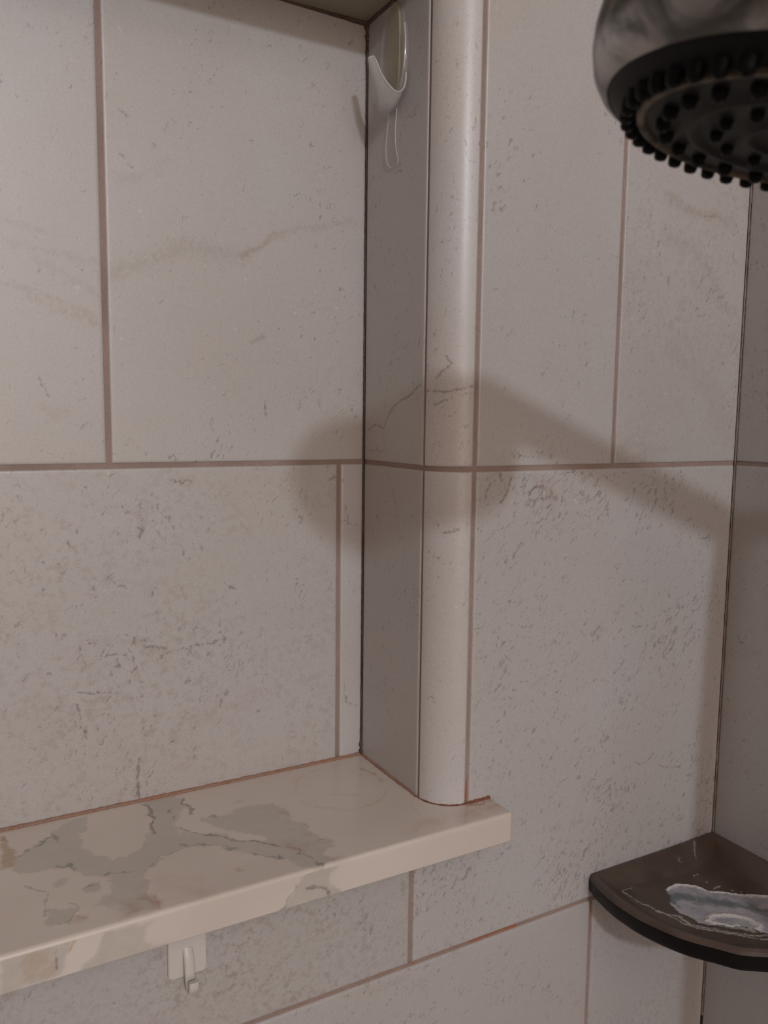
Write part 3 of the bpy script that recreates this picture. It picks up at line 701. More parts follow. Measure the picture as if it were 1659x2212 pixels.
tile(mb, surf_side, 'N', RB+.0009, D-.0006, G2, HZ+.01, FINE, seed=25, par=(.42, .1, 0, .97), flip=True)
tile(mb, surf_side, 'N', RB+.0009, D-.0006, SZ-.004, -G2, FINE, seed=26, par=(.5, .05, 0, .93), flip=True)
struct(mb.build('wall_niche_right', [TILE, GROUT]))
mb = MB(); box(mb, L_END-.01, L_END, 0, D+.01, SZ-.03, .36); struct(mb.build('wall_niche_left', TILE))

# bullnose trim up the recess edge
def surf_bull(u, v, d):       # u = angle 0 (recess side) .. pi/2 (main wall)
    R_ = RB-d
    return st3(CX+RB-np.cos(u)*R_, RB-np.sin(u)*R_, v)
def bull_piece(mb, z0, z1, seed):
    a = np.linspace(.045, math.pi/2-.045, 26)
    Z = axis_samples(z0, z1, FINE)
    dz = edge_drop(Z, z0, z1, (True, True))
    AA, ZZ = np.meshgrid(a, Z, indexing='ij')
    da = edge_drop(a*RB, a[0]*RB, a[-1]*RB, (True, True))
    dep = np.maximum(da[:, None], dz[None, :])
    X = surf_bull(AA.ravel(), ZZ.ravel(), dep.ravel())
    rs = random.Random(seed); off = [rs.uniform(-40, 40) for _ in range(3)]
    mb.add(X, grid_faces(len(a), len(Z), True), 0, marks('T', X[:, 0], X[:, 2]), (.3, .05, 0, 1.12), off)
    X2 = surf_bull(AA.ravel(), ZZ.ravel(), AA.ravel()*0+.004)
    nu, nv = len(a), len(Z); idx = np.arange(nu*nv).reshape(nu, nv)
    for line, fl in ((idx[0], False), (idx[-1], True), (idx[:, 0], True), (idx[:, -1], False)):
        A, B_ = X[line], X2[line]; k = len(line); i = np.arange(k-1)
        F = np.stack([i, i+k, i+k+1, i+1], 1); F = F[:, ::-1] if fl else F
        mb.add(np.concatenate([A, B_]), F, 0, None, (.3, .05, 0, 1.12), off)
mb = MB()
a = np.linspace(-.05, math.pi/2+.05, 30); Z = np.linspace(SZ-.004, .42, 320)
AA, ZZ = np.meshgrid(a, Z, indexing='ij'); X = surf_bull(AA.ravel(), ZZ.ravel(), AA.ravel()*0+.0012)
mb.add(X, grid_faces(len(a), len(Z), True), 1, marks('M', X[:, 0], X[:, 2], grout=True))
bull_piece(mb, SZ-.002, -G2, 51); bull_piece(mb, G2, ROW-G2, 52); bull_piece(mb, ROW+G2, .42, 53)
struct(mb.build('trim_1', [TILE, GROUT]))

# soffit slab with a rounded front edge (header of the recess)
mb = MB()
RH = .018
prof = [(D+.004, HZ)]+[(RH-RH*math.sin(t), HZ+RH-RH*math.cos(t)) for t in np.linspace(0, math.pi/2, 20)]
Xs = np.linspace(L_END, CX+.0, 60)
V = np.array([(x, y, z) for x in Xs for (y, z) in prof])
mb.add(V, grid_faces(len(Xs), len(prof)), 0)
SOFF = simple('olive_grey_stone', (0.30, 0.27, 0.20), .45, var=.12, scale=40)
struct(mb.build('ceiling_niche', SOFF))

# ------------------------------------------------------------------ right wall
mb = MB()
grout_sheet(mb, surf_right, 'R', -.40, 0, -.46, .42, .004, True)
tile(mb, surf_right, 'R', -.60, -.0006, G2, ROW-G2, .0015, seed=61, par=(.5, .3, 0, .84), flip=True)  # same tile darkened: the shade of this wall is put into its brightness
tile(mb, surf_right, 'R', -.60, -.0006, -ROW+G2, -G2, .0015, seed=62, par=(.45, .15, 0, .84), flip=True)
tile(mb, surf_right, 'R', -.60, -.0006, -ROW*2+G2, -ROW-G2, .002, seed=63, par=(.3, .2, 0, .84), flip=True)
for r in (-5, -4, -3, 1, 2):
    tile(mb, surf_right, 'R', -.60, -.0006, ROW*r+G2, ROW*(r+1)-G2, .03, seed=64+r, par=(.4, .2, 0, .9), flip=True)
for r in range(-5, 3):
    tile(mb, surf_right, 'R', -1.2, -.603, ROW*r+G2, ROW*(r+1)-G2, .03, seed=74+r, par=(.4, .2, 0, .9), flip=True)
struct(mb.build('wall_right', [TILE, GROUT]))

# the rest of the bathroom behind the camera
PAINT = simple('warm_beige_paint', (0.60, 0.51, 0.44), .7, var=.02, scale=8)
FLOORM = simple('grey_floor_tile', (0.35, 0.31, 0.28), .5, var=.1, scale=9)
def panel(name, x0, x1, y0, y1, z0, z1, mat):
    b_ = MB(); box(b_, x0, x1, y0, y1, z0, z1); return struct(b_.build(name, mat))
panel('floor', -1.6, .1, -2.7, .1, -1.5, -1.45, FLOORM)
panel('ceiling', -1.6, .1, -2.7, .15, 1.15, 1.20, PAINT)
panel('wall_left', -1.6, -1.5, -2.7, .15, -1.45, 1.15, simple('brown_painted_wall', (0.30, 0.24, 0.20), .7, var=.02, scale=8))
panel('wall_front', -1.5, .1, -2.8, -2.7, -1.45, 1.15, PAINT)
panel('wall_right_beyond', .0, .1, -2.7, -1.203, -1.45, 1.15, PAINT)
panel('wall_back_upper', -1.5, .0, .0, .1, .90, 1.15, PAINT)
# hidden cores behind the tiles so that no light leaks in
panel('wall_back_core', -1.5, .1, D+.006, D+.03, -1.45, 1.15, PAINT)
panel('wall_right_core', .006, .1, -1.203, D+.006, -1.45, 1.15, PAINT)

# ------------------------------------------------------------------ caulk lines
def strip(mb, pts, w, nrm_, rough=.25, seed=0, z_up=None):
    """a thin irregular bead along pts; two direction vectors give its cross-section"""
    rs = random.Random(seed); a_, b_ = [Vector(x) for x in nrm_]
    rows = []
    for p in pts:
        k = 1+rs.uniform(-rough, rough); k2 = 1+rs.uniform(-rough, rough)
        rows.append([Vector(p)+a_*w*k*math.cos(t)**.8*1.0+b_*w*k2*math.sin(t)**.8 for t in np.linspace(0, math.pi/2, 5)])
    V = np.array([[tuple(q) for q in r] for r in rows]).reshape(-1, 3)
    mb.add(V, grid_faces(len(rows), 5), 0); mb.add(V, grid_faces(len(rows), 5, True), 0)
def bead(name, pts, w, nrm_, mat, rough=.25, seed=0):
    b_ = MB()
    rs = random.Random(seed); a_, c_ = [Vector(x) for x in nrm_]
    rows = []
    for i, p in enumerate(pts):
        ww = w(i/(len(pts)-1)) if callable(w) else w
        k = 1+rs.uniform(-rough, rough); k2 = 1+rs.uniform(-rough, rough)
        a2, c2 = (nrm_(i) if False else (a_, c_))
        rows.append([Vector(p)-a2*.0004-c2*.0004]+[Vector(p)+a2*ww*k*math.cos(t)+c2*ww*k2*math.sin(t) for t in np.linspace(0, math.pi/2, 5)])
    V = np.array([[tuple(q) for q in r] for r in rows]).reshape(-1, 3)
    b_.add(V, grid_faces(len(rows), 6), 0)
    return struct(b_.build(name, mat, attrs=False, smooth=False))
lin = lambda p, q, n_: [tuple(np.array(p)+(np.array(q)-np.array(p))*t) for t in np.linspace(0, 1, n_)]
bead('trim_2', lin((-.70, D, SZ), (CX, D, SZ), 220), .0017, ((0, -1, 0), (0, 0, 1)), RUST, .13, 1)
bead('trim_3', lin((CX, D, SZ), (CX, RB, SZ), 60), .0013, ((-1, 0, 0), (0, 0, 1)), RUST, .35, 2)
# around the foot of the bullnose and along the wall to the ear of the sill
b_ = MB(); rs = random.Random(4); rows = []
path = [(CX+RB-math.cos(t)*RB, RB-math.sin(t)*RB, -math.cos(t), -math.sin(t)) for t in np.linspace(0, math.pi/2, 30)]
path += [(x, 0, 0, -1) for x in np.linspace(AX+.0007, SG-.0006, 24)]
for i, (x, y, nx, ny) in enumerate(path):
    ww = (.0007 if i < 30 else .0011+.0006*(i-30)/24)*(1+rs.uniform(-.35, .35))
    rows.append([(x-nx*.0004, y-ny*.0004, SZ-.0003)]+[(x+nx*ww*math.cos(t), y+ny*ww*math.cos(t), SZ+ww*math.sin(t)) for t in np.linspace(0, math.pi/2, 5)])
b_.add(np.array(rows).reshape(-1, 3), grid_faces(len(rows), 6), 0)
struct(b_.build('trim_4', caulk_material('dark_rusty_caulk', (0.27, 0.09, 0.04), (0.16, 0.07, 0.045), 90), attrs=False, smooth=False))
bead('trim_5', lin((CX, D, SZ), (CX, D, HZ), 300), lambda t: .0006+.0016*max(0, t-.93)/.07+.0012*max(0, .05-t)/.05, ((-1, 0, 0), (0, -1, 0)), DARKC, .45, 5)
bead('trim_6', lin((-.7, D, HZ), (CX, D, HZ), 120), lambda t: .0003+.0019*(max(0, t-.70)/.30)**1.6, ((0, -1, 0), (0, 0, -1)), DARKC, .15, 6)
bead('trim_7', lin((CX, D, HZ), (CX, .03, HZ), 50), lambda t: .0020-.0008*t, ((-1, 0, 0), (0, 0, -1)), DARKC, .15, 7)
bead('trim_8', lin((0, 0, -.44), (0, 0, .42), 420), .0009, ((-1, 0, 0), (0, -1, 0)), caulk_material('brown_corner_grout', (0.30, 0.24, 0.20), (0.19, 0.14, 0.11), 60), .3, 8)

# ------------------------------------------------------------------ marble sill (a slab that can be lifted out)
def sill():
    r = .0022
    # profile runs: underside -> front face -> rounded edge -> top ; (y, z, face)
    pr = [(-SP+.02, SZ-ST, 'F'), (-SP+.0008, SZ-ST, 'F')]
    pr += [(-SP, z, 'F') for z in np.linspace(SZ-ST+.0008, SZ-r, 20)]
    pr += [(-SP+r-r*math.cos(t), SZ-r+r*math.sin(t), 'S') for t in np.linspace(0, math.pi/2, 7)[1:]]
    pr += [(y, SZ, 'S') for y in np.linspace(-SP+r, D, 128)[1:]]
    Xs = np.concatenate([np.linspace(L_END, -.60, 12)[:-1], np.arange(-.60, SG-.0012, .0009), [SG-.0012, SG-.0006, SG-.0002, SG]])
    ins = np.interp(Xs, [SG-.0012, SG-.0006, SG-.0002, SG], [0, .0002, .0007, .0012])
    m_ = MB(); P = len(pr)
    Y = np.array([p[0] for p in pr]); Zz = np.array([p[1] for p in pr]); fr = np.array([p[2] == 'F' for p in pr])
    V = np.zeros((len(Xs), P, 3)); V[:, :, 0] = Xs[:, None]; V[:, :, 1] = Y[None]; V[:, :, 2] = Zz[None]
    V[:, :, 1] = np.where(V[:, :, 1] < -SP+.003, np.maximum(V[:, :, 1], -SP+ins[:, None]), V[:, :, 1])
    V[:, :, 2] = np.where(V[:, :, 2] > SZ-.003, np.minimum(V[:, :, 2], SZ-ins[:, None]), V[:, :, 2])
    W = V.reshape(-1, 3); isF = np.tile(fr, len(Xs))
    mk = np.zeros((len(W), 4))
    mk[isF] = marks('F', W[isF, 0], W[isF, 2]); mk[~isF] = marks('S', W[~isF, 0], W[~isF, 1])
    F = grid_faces(len(Xs), P, False)
    cx = W[F].mean(1)
    keep = ~((cx[:, 0] > CX+.001) & (cx[:, 1] > RB)) & ~((cx[:, 0] > CX+RB+.001) & (cx[:, 1] > .003))
    m_.add(W, F[keep], 0, mk)
    # right end cap
    e = [tuple(V[-1, k]) for k in range(P) if V[-1, k, 1] < .003]
    e.append((SG, e[-1][1], SZ-ST))
    m_.add(e+[(SG, -.008, SZ-.01)], [(i, len(e), (i+1) % len(e)) for i in range(len(e))], 0)
    # underside
    m_.add([(L_END, -SP+.0008, SZ-ST), (SG, -SP+.0008, SZ-ST), (SG, .003, SZ-ST), (L_END, .003, SZ-ST)], [(0, 3, 2, 1)], 0)
    o = m_.build('marble_sill', MARBLE)
    return label(o, 'cream marble sill with grey and ochre veins along the bottom of the tiled recess', 'sill')
sill()

# ------------------------------------------------------------------ generic shapes
def lathe(mb, prof, c, ax, n_=96, mi=0, closed=True):
    """prof: list of (radius, height along ax); c centre, ax axis"""
    ax = Vector(ax).normalized(); a_ = ax.orthogonal().normalized(); b_ = ax.cross(a_)
    rows = []
    for r, h in prof:
        rows.append([tuple(Vector(c)+ax*h+(a_*math.cos(t)+b_*math.sin(t))*max(r, 1e-5)) for t in np.linspace(0, 2*math.pi, n_, endpoint=False)])
    V = np.array(rows).reshape(-1, 3); F = []
    for i in range(len(prof)-1):
        for j in range(n_):
            k = (j+1) % n_
            F.append((i*n_+j, i*n_+k, (i+1)*n_+k, (i+1)*n_+j))
    mb.add(V, F, mi)
def tube(mb, pts, rad, n_=16, mi=0):
    pts = [Vector(p) for p in pts]; rows = []
    prev = None
    for i, p in enumerate(pts):
        d = (pts[min(i+1, len(pts)-1)]-pts[max(i-1, 0)]).normalized()
        a_ = d.orthogonal().normalized() if prev is None else (prev-d*prev.dot(d)).normalized()
        prev = a_; b_ = d.cross(a_); r = rad(i/(len(pts)-1)) if callable(rad) else rad
        rows.append([tuple(p+(a_*math.cos(t)+b_*math.sin(t))*r) for t in np.linspace(0, 2*math.pi, n_, endpoint=False)])
    V = np.array(rows).reshape(-1, 3); F = []
    for i in range(len(pts)-1):
        for j in range(n_):
            k = (j+1) % n_; F.append((i*n_+j, i*n_+k, (i+1)*n_+k, (i+1)*n_+j))
    mb.add(V, F, mi)
    for q, fl in ((0, True), (len(pts)-1, False)):
        mb.add(rows[q]+[tuple(pts[q])], [((j+1) % n_, j, n_) if fl else (j, (j+1) % n_, n_) for j in range(n_)], mi)
def rbox(mb, c, half, r, axes=None, seg=4, mi=0):
    """rounded box"""
    import bmesh
    bm = bmesh.new(); bmesh.ops.create_cube(bm, size=2)
    for v in bm.verts: v.co = Vector((v.co.x*half[0], v.co.y*half[1], v.co.z*half[2]))
    bmesh.ops.bevel(bm, geom=list(bm.edges), offset=r, segments=seg, profile=.5, affect='EDGES')
    bmesh.ops.triangulate(bm, faces=list(bm.faces))
    Mx = Matrix.Identity(3) if axes is None else Matrix(axes).transposed()
    V = [tuple(Mx @ v.co+Vector(c)) for v in bm.verts]; bm.verts.index_update()
    F = [[v.index for v in f.verts] for f in bm.faces]; bm.free()
    mb.add(V, F, mi)

# ------------------------------------------------------------------ corner shelf
def corner_shelf():
    ZT, ZB = -.2855, -.3015
    root = empty('corner_shelf', (0, 0, ZB), 'dark bronze quarter-round corner shelf with a dished top, crusted with soap scum', 'shelf')
    q = [(-.128, 0), (-.1315, -.010), (-.1342, -.024), (-.1348, -.036), (-.1333, -.054), (-.1255, -.078), (-.1140, -.0955)]
    ctrl = q+[(-.1062, -.1062)]+[(y, x) for x, y in q[::-1]]
    def smooth(pts, n_):
        P = [np.array(p) for p in pts]; P = [2*P[0]-P[1]]+P+[2*P[-1]-P[-2]]; out = []
        for i in range(1, len(P)-2):
            for t in np.linspace(0, 1, n_, endpoint=False):
                out.append(.5*((2*P[i])+(-P[i-1]+P[i+1])*t+(2*P[i-1]-5*P[i]+4*P[i+1]-P[i+2])*t*t+(-P[i-1]+3*P[i]-3*P[i+1]+P[i+2])*t**3))
        out.append(P[-2]); return out
    arc = smooth(ctrl, 8)
    n_arc = len(arc)
    # closed outline: arc + along right wall back to the corner + along the back wall
    e1 = [np.array((0.0, y)) for y in np.linspace(-.128, 0, 34)[1:]]
    e2 = [np.array((x, 0.0)) for x in np.linspace(0, -.128, 34)[1:-1]]
    OUT = arc+e1+e2
    cen = np.array((-.052, -.052))
    # inner floor outline: arc scaled in, straight ledges offset from walls
    def inner(off_w, off_r):
        res = []
        for i, p in enumerate(OUT):
            d = p-cen; L = np.linalg.norm(d); u = d/L
            t = L-off_r
            if u[0] > 1e-6: t = min(t, (-off_w-cen[0])/u[0])
            if u[1] > 1e-6: t = min(t, (-off_w-cen[1])/u[1])
            res.append(cen+u*t)
        return res
    def loop3(pts, z): return [(p[0], p[1], z) for p in pts]
    I0 = inner(.0001, .0022); I1 = inner(.0016, .0045); I2 = inner(.0120, .0185); I2b = inner(.0135, .0205)
    loops = [loop3(inner(0, .006), ZB), loop3(inner(0, .0025), ZB+.0012), loop3(inner(0, .0005), ZB+.004), loop3(OUT, ZT-.0035), loop3(inner(0, .0006), ZT-.0012), loop3(I0, ZT), loop3(I1, ZT-.0003),
             loop3(inner(.007, .011), ZT-.0045), loop3(I2, ZT-.0092), loop3(I2b, ZT-.0098)]
    m_ = MB(); n_ = len(OUT)
    V = [p for l in loops for p in l]; F = []; mi = []
    for k in range(len(loops)-1):
        Fk = [(k*n_+j, k*n_+(j+1) % n_, (k+1)*n_+(j+1) % n_, (k+1)*n_+j) for j in range(n_)]
        F += Fk
    W = np.array(V)
    W[:, 2] -= ZB
    m_.add(W, F[:n_*3], 1, marks('C', W[:, 0], W[:, 1])*0)
    m_.add(W, F[n_*3:], 0, marks('C', W[:, 0], W[:, 1]))
    # underside
    b0 = [(p[0], p[1], 0) for p in inner(0, .006)]
    m_.add(b0+[(cen[0], cen[1], 0)], [(j, n_, (j+1) % n_) for j in range(n_)][::-1], 1)
    o = m_.build('tray', [BRONZE, BLACKR], root)
    # floor of the dish : fine radial grid carrying the scum marks
    rim = np.array(I2b); K = 70
    base = np.linspace(1, 0.004, K)
    pts = cen[None, None]+(rim[None]-cen[None, None])*base[:, None, None]
    # resample finely around
    m2 = MB(); dens = 4; idx = np.linspace(0, n_, n_*dens, endpoint=False)
    i0 = np.floor(idx).astype(int) % n_; i1 = (i0+1) % n_; fr = (idx-np.floor(idx))[:, None]
    rimf = rim[i0]*(1-fr)+rim[i1]*fr
    G = cen+(rimf[None]-cen)*base[:, None, None]; nn = len(rimf)
    rr = np.broadcast_to(base[:, None], G.shape[:2])
    Zf = ZT-.0098-.0012*(1-rr**2)-ZB
    W2 = np.concatenate([G, Zf[..., None]], 2).reshape(-1, 3); F2 = []
    a_ = np.arange(nn); b2 = (a_+1) % nn
    for k in range(K-1): F2.append(np.stack([k*nn+a_, k*nn+b2, (k+1)*nn+b2, (k+1)*nn+a_], 1))
    mkk = marks('C', W2[:, 0], W2[:, 1])
    m2.add(W2, np.concatenate(F2), 0, mkk)
    label(m2.build('dish_floor', [BRONZE], root), 'dished brown floor with dried whitish scum')
    # soap scum: a raised crust with real thickness where the residue lies
    sc = MB(); nx = 240
    U = np.linspace(-.104, -.006, nx); Vv = np.linspace(-.118, -.02, nx)
    UU, VV = np.meshgrid(U, Vv, indexing='ij'); mk = marks('C', UU.ravel(), VV.ravel())
    rng = np.random.default_rng(3)
    def vnoise(s_, seed):
        g = np.random.default_rng(seed).random((s_+2, s_+2)); x = np.linspace(0, s_, nx); i = np.floor(x).astype(int); f = x-i; f = f*f*(3-2*f)
        gx = g[i][:, i]*(1-f)[:, None]*(1-f)[None]+g[i+1][:, i]*f[:, None]*(1-f)[None]+g[i][:, i+1]*(1-f)[:, None]*f[None]+g[i+1][:, i+1]*f[:, None]*f[None]
        return gx
    wn = vnoise(12, 1)*.4+vnoise(40, 2)*.35+vnoise(95, 5)*.25
    cov = np.clip(mk[:, 0].reshape(nx, nx)*1.0+(wn-.5)*1.1, 0, 1)
    crust = mk[:, 3].reshape(nx, nx)
    dx = UU-cen[0]; dy = VV-cen[1]
    H = np.clip((cov-.45)*4, 0, 1)*.0007+np.clip(crust-.2, 0, 1)*.0016*(.5+wn)
    zz = ZT-.0109-ZB+.0011*np.clip((np.hypot(dx, dy)/.06)**2, 0, 1)-.0004+H
    W3 = np.stack([UU.ravel(), VV.ravel(), zz.ravel()], 1); F3 = grid_faces(nx, nx)
    good = (cov > .42).ravel()
    inr = inside(W3[:, :2], [tuple(p) for p in inner(.0137, .0195)])
    keep = (good & inr)[F3].all(1)
    sc.add(W3, F3[keep], 0, mk)
    s_o = sc.build('soap_scum', SCUM, root, angle=80)
    label(s_o, 'bluish white crusty soap residue', kind='stuff')
    return root
def bronze():
    n = N('dark_bronze_resin'); pos = n.new('ShaderNodeNewGeometry').outputs['Position']
    mk = sep(n, n.attr('mark'))
    f = n.noise(pos, 30, 4, .6); g = n.noise(pos, 500, 4, .7)
    col = n.mix(n.step(f, .3, .7), (0.070, 0.047, 0.036), (0.100, 0.069, 0.054))
    film = n.step(n.noise(pos, 55, 4, .6), .5, .75)
    col = n.mix(n.math('MULTIPLY', film, .25), col, (0.17, 0.13, 0.11))
    col = n.mix(n.math('MULTIPLY', n.step(n.noise(pos, 900, 3, .7), .70, .76), .5), col, (0.5, 0.47, 0.44))
    cr = n.math('MULTIPLY_ADD', n.math('SUBTRACT', g, .5), 1.3, mk[3])
    cr = n.math('MULTIPLY', n.step(cr, .25, .8), n.step(mk[3], .03, .2))
    col = n.mix(cr, col, (0.46, 0.44, 0.41))
    n.bump(g, .15, .0004)
    return n.set(Base_Color=col, Roughness=.42)
def scum_mat():
    n = N('dried_soap_scum'); pos = n.new('ShaderNodeNewGeometry').outputs['Position']
    mk = sep(n, n.attr('mark'))
    f = n.noise(pos, 120, 4, .65); g = n.noise(pos, 480, 4, .7)
    col = n.mix(n.step(f, .3, .7), (0.50, 0.48, 0.50), (0.33, 0.33, 0.38))
    blue = n.math('MULTIPLY', n.step(n.math('MULTIPLY_ADD', n.math('SUBTRACT', f, .5), 1.2, mk[1]), .15, .8), n.step(mk[1], .02, .2))
    col = n.mix(n.math('MULTIPLY', blue, .85), col, (0.14, 0.17, 0.18))
    wh = n.math('MULTIPLY', n.step(n.math('MULTIPLY_ADD', n.math('SUBTRACT', g, .5), 1.4, mk[3]), .1, .7), n.step(mk[3], .02, .15))
    col = n.mix(wh, col, (0.70, 0.67, 0.64))
    col = n.mix(n.math('MULTIPLY', n.step(g, .62, .72), .6), col, (0.10, 0.10, 0.10))
    n.bump(g, .6, .0008)
    return n.set(Base_Color=col, Roughness=.75)
BRONZE = bronze(); SCUM = scum_mat()
BLACKR = simple('black_shelf_edge', (0.006, 0.005, 0.005), .42, var=.3, scale=300, Specular_IOR_Level=.22)
corner_shelf()

# ------------------------------------------------------------------ white adhesive hook under the sill
WPL = simple('white_plastic', (0.66, 0.62, 0.58), .38, var=.02, scale=30)
root = empty('adhesive_hook', (-.4130, 0, -.2500), 'small white square adhesive hook on the tile under the marble sill', 'hook')
m_ = MB(); rbox(m_, (0, -.0011, 0), (.0102, .0011, .0126), .00105, seg=3)
# rounded outline of the plate
def round_plate(mb, cx, cz, hw, hh, r, y0, y1, mi=0):
    out = []
    for sx, sz, a0 in ((1, 1, 0), (-1, 1, 90), (-1, -1, 180), (1, -1, 270)):
        for t in np.linspace(0, 90, 9):
            a = math.radians(a0+t); out.append((cx+sx*(hw-r)+r*math.cos(a), cz+sz*(hh-r)+r*math.sin(a)))
    k = len(out); e = .0005
    L4 = [(1, y0), (1, y1+e), ((hw-e)/hw, y1)]
    V = []
    for s_, y in L4: V += [(cx+(x-cx)*s_, y, cz+(z-cz)*s_) for x, z in out]
    F = [(i*k+j, i*k+(j+1) % k, (i+1)*k+(j+1) % k, (i+1)*k+j) for i in range(2) for j in range(k)]
    mb.add(V, F, mi); mb.add([(x, y, z) for x, y, z in V[2*k:]]+[(cx, y1, cz)], [(j, (j+1) % k, k) for j in range(k)], mi)
m_ = MB(); round_plate(m_, 0, 0, .0102, .0127, .0026, 0, -.0022); m_.build('plate', WPL, root, attrs=False)
m_ = MB()
path = [(0, -.0014, .003), (0, -.0042, -.002), (0, -.0052, -.008), (0, -.0062, -.0125), (0, -.0085, -.0150), (0, -.0115, -.0148), (0, -.0128, -.0125), (0, -.0128, -.0092)]
def ribbon(mb, path, hw, th, mi=0):
    """flat bar of half-width hw along x, bent in y-z"""
    P = [Vector(p) for p in path]; rows = []
    for i, p in enumerate(P):
        d = (P[min(i+1, len(P)-1)]-P[max(i-1, 0)]).normalized(); nn = Vector((1, 0, 0)).cross(d)
        w_ = hw(i/(len(P)-1)) if callable(hw) else hw
        c = .25
        rows.append([tuple(p+Vector((a*w_, 0, 0))+nn*b*th) for a, b in ((-1, -1+2*c), (-1+c, -1), (1-c, -1), (1, -1+2*c), (1, 1-2*c), (1-c, 1), (-1+c, 1), (-1, 1-2*c))])
    n8 = 8; V = np.array(rows).reshape(-1, 3)
    F = [(i*n8+j, i*n8+(j+1) % n8, (i+1)*n8+(j+1) % n8, (i+1)*n8+j) for i in range(len(P)-1) for j in range(n8)]
    mb.add(V, F, mi)
    for q, fl in ((0, False), (len(P)-1, True)):
        mb.add(rows[q]+[tuple(P[q])], [((j+1) % n8, j, n8) if not fl else (j, (j+1) % n8, n8) for j in range(n8)], mi)
def spline(pts, n_):
    P = [np.array(p, float) for p in pts]; P = [2*P[0]-P[1]]+P+[2*P[-1]-P[-2]]; out = []
    for i in range(1, len(P)-2):
        for t in np.linspace(0, 1, n_, endpoint=False):
            out.append(.5*((2*P[i])+(-P[i-1]+P[i+1])*t+(2*P[i-1]-5*P[i]+4*P[i+1]-P[i+2])*t*t+(-P[i-1]+3*P[i]-3*P[i+1]+P[i+2])*t**3))
    out.append(P[-2]); return out
ribbon(m_, spline(path, 4), .0026, .0012); m_.build('hook_arm', WPL, root, attrs=False, angle=50)

# ------------------------------------------------------------------ clear adhesive hook on the recess cheek
def clear_mat(name, alpha, tint):
    n = N(name)
    pos = n.new('ShaderNodeNewGeometry').outputs['Position']
    f = n.noise(pos, 160, 3)
    return n.set(Base_Color=n.mix(f, tint, tuple(min(1, x*1.1) for x in tint)), Roughness=.14, Specular_IOR_Level=.5, Alpha=n.math('MULTIPLY_ADD', f, .12, alpha-.06))
CLEAR = clear_mat('clear_plastic', .14, (0.60, 0.59, 0.56))
CLEAR2 = clear_mat('clear_plastic_tongue', .40, (0.58, 0.565, 0.54))
EDGE = clear_mat('clear_plastic_edge', .50, (0.75, 0.72, 0.70))
FOAM = simple('yellowed_adhesive_foam', (0.40, 0.36, 0.25), .6, var=.12, scale=120)
hy, hz = .0615, .2520
root = empty('clear_hook', (CX, hy, hz), 'clear plastic teardrop adhesive hook with yellowed pad on the side of the recess', 'hook')
W_, H_ = .0160, .0300
k = 64
ring = [(math.sin(t)*W_*(1-.12*math.cos(t)), math.cos(t)*H_) for t in np.linspace(0, 2*math.pi, k, endpoint=False)]
m_ = MB(); V = []
for s_, x in ((1, -.0004), (1, -.0022), (.95, -.0030), (.90, -.0031)):
    V += [(x, y*s_, z*s_) for y, z in ring]
F = [(i*k+j, (i+1)*k+j, (i+1)*k+(j+1) % k, i*k+(j+1) % k) for i in range(3) for j in range(k)]
m_.add(V, F); m_.add(V[3*k:]+[(-.0031, 0, 0)], [(j, k, (j+1) % k) for j in range(k)])
m_.build('plate', CLEAR, root, attrs=False, angle=50)
# glossy front edge of the plate
m_ = MB(); tube(m_, [(-.0026, y*.985, z*.985) for y, z in [(-math.sin(t)*W_, math.cos(t)*H_) for t in np.linspace(1.15, 2.6, 26)]], .00055, 8)
m_.build('plate_edge', EDGE, root, attrs=False)
m_ = MB(); V = []
nr = 40; rg = [(math.copysign(abs(math.sin(t))**.7, math.sin(t))*.0072, math.copysign(abs(math.cos(t))**.7, math.cos(t))*.0275) for t in np.linspace(0, 2*math.pi, nr, endpoint=False)]
for x in (-.0002, -.0018): V += [(x, y+.0005, z+.002) for y, z in rg]
m_.add(V, [(j, j+nr, (j+1) % nr+nr, (j+1) % nr) for j in range(nr)]); m_.add(V[nr:]+[(-.0018, 0, 0)], [(j, nr, (j+1) % nr) for j in range(nr)])
m_.build('adhesive_pad', FOAM, root, attrs=False)
# tongue: a cupped leaf sweeping out of the plate's foot and up to a blunt tip
m_ = MB(); NU = 21
pathc = spline([(-.0026, 0, -.0250), (-.0040, 0, -.0345), (-.0085, 0, -.0350), (-.0130, 0, -.0275), (-.0165, 0, -.0170), (-.0190, 0, -.0060)], 8)
L_ = len(pathc); outer = []; innr = []; mid = []
for i, p in enumerate(pathc):
    t = i/(L_-1)
    hw = W_*(max(0, 1-max(0, (t-.12)/.90))**.85)*.93+.0014*math.sqrt(max(0, 1-t**6))
    d = Vector(pathc[min(i+1, L_-1)])-Vector(pathc[max(i-1, 0)]); d.normalize(); nn = Vector((0, 1, 0)).cross(d)
    for j in range(NU):
        s_ = -1+2*j/(NU-1)
        cup = .0030*s_*s_*min(1, t*2.5); lift = .0135*s_*s_*max(0, 1-t*1.25)
        base = Vector(p)+Vector((cup, s_*hw, cup*.5+lift))
        th = .0007*math.sqrt(max(.05, 1-s_**4))
        mid.append(base); outer.append(tuple(base+nn*th)); innr.append(tuple(base-nn*th))
m_.add(outer+innr, np.concatenate([grid_faces(L_, NU), grid_faces(L_, NU, True)+L_*NU]))
idx = np.arange(L_*NU).reshape(L_, NU)
for line, fl in ((idx[0], True), (idx[-1], False), (idx[:, 0], False), (idx[:, -1], True)):
    a = line[:-1]; b = line[1:]; F = np.stack([a, b, b+L_*NU, a+L_*NU], 1); m_.add(outer+innr, F[:, ::-1] if fl else F)
m_.build('hook_tongue', CLEAR2, root, attrs=False, angle=60)
rimp = [mid[i] for i in idx[3:, 0]]+[mid[i] for i in idx[-1, 3:-3:3]]+[mid[i] for i in idx[3:, -1][::-1]]
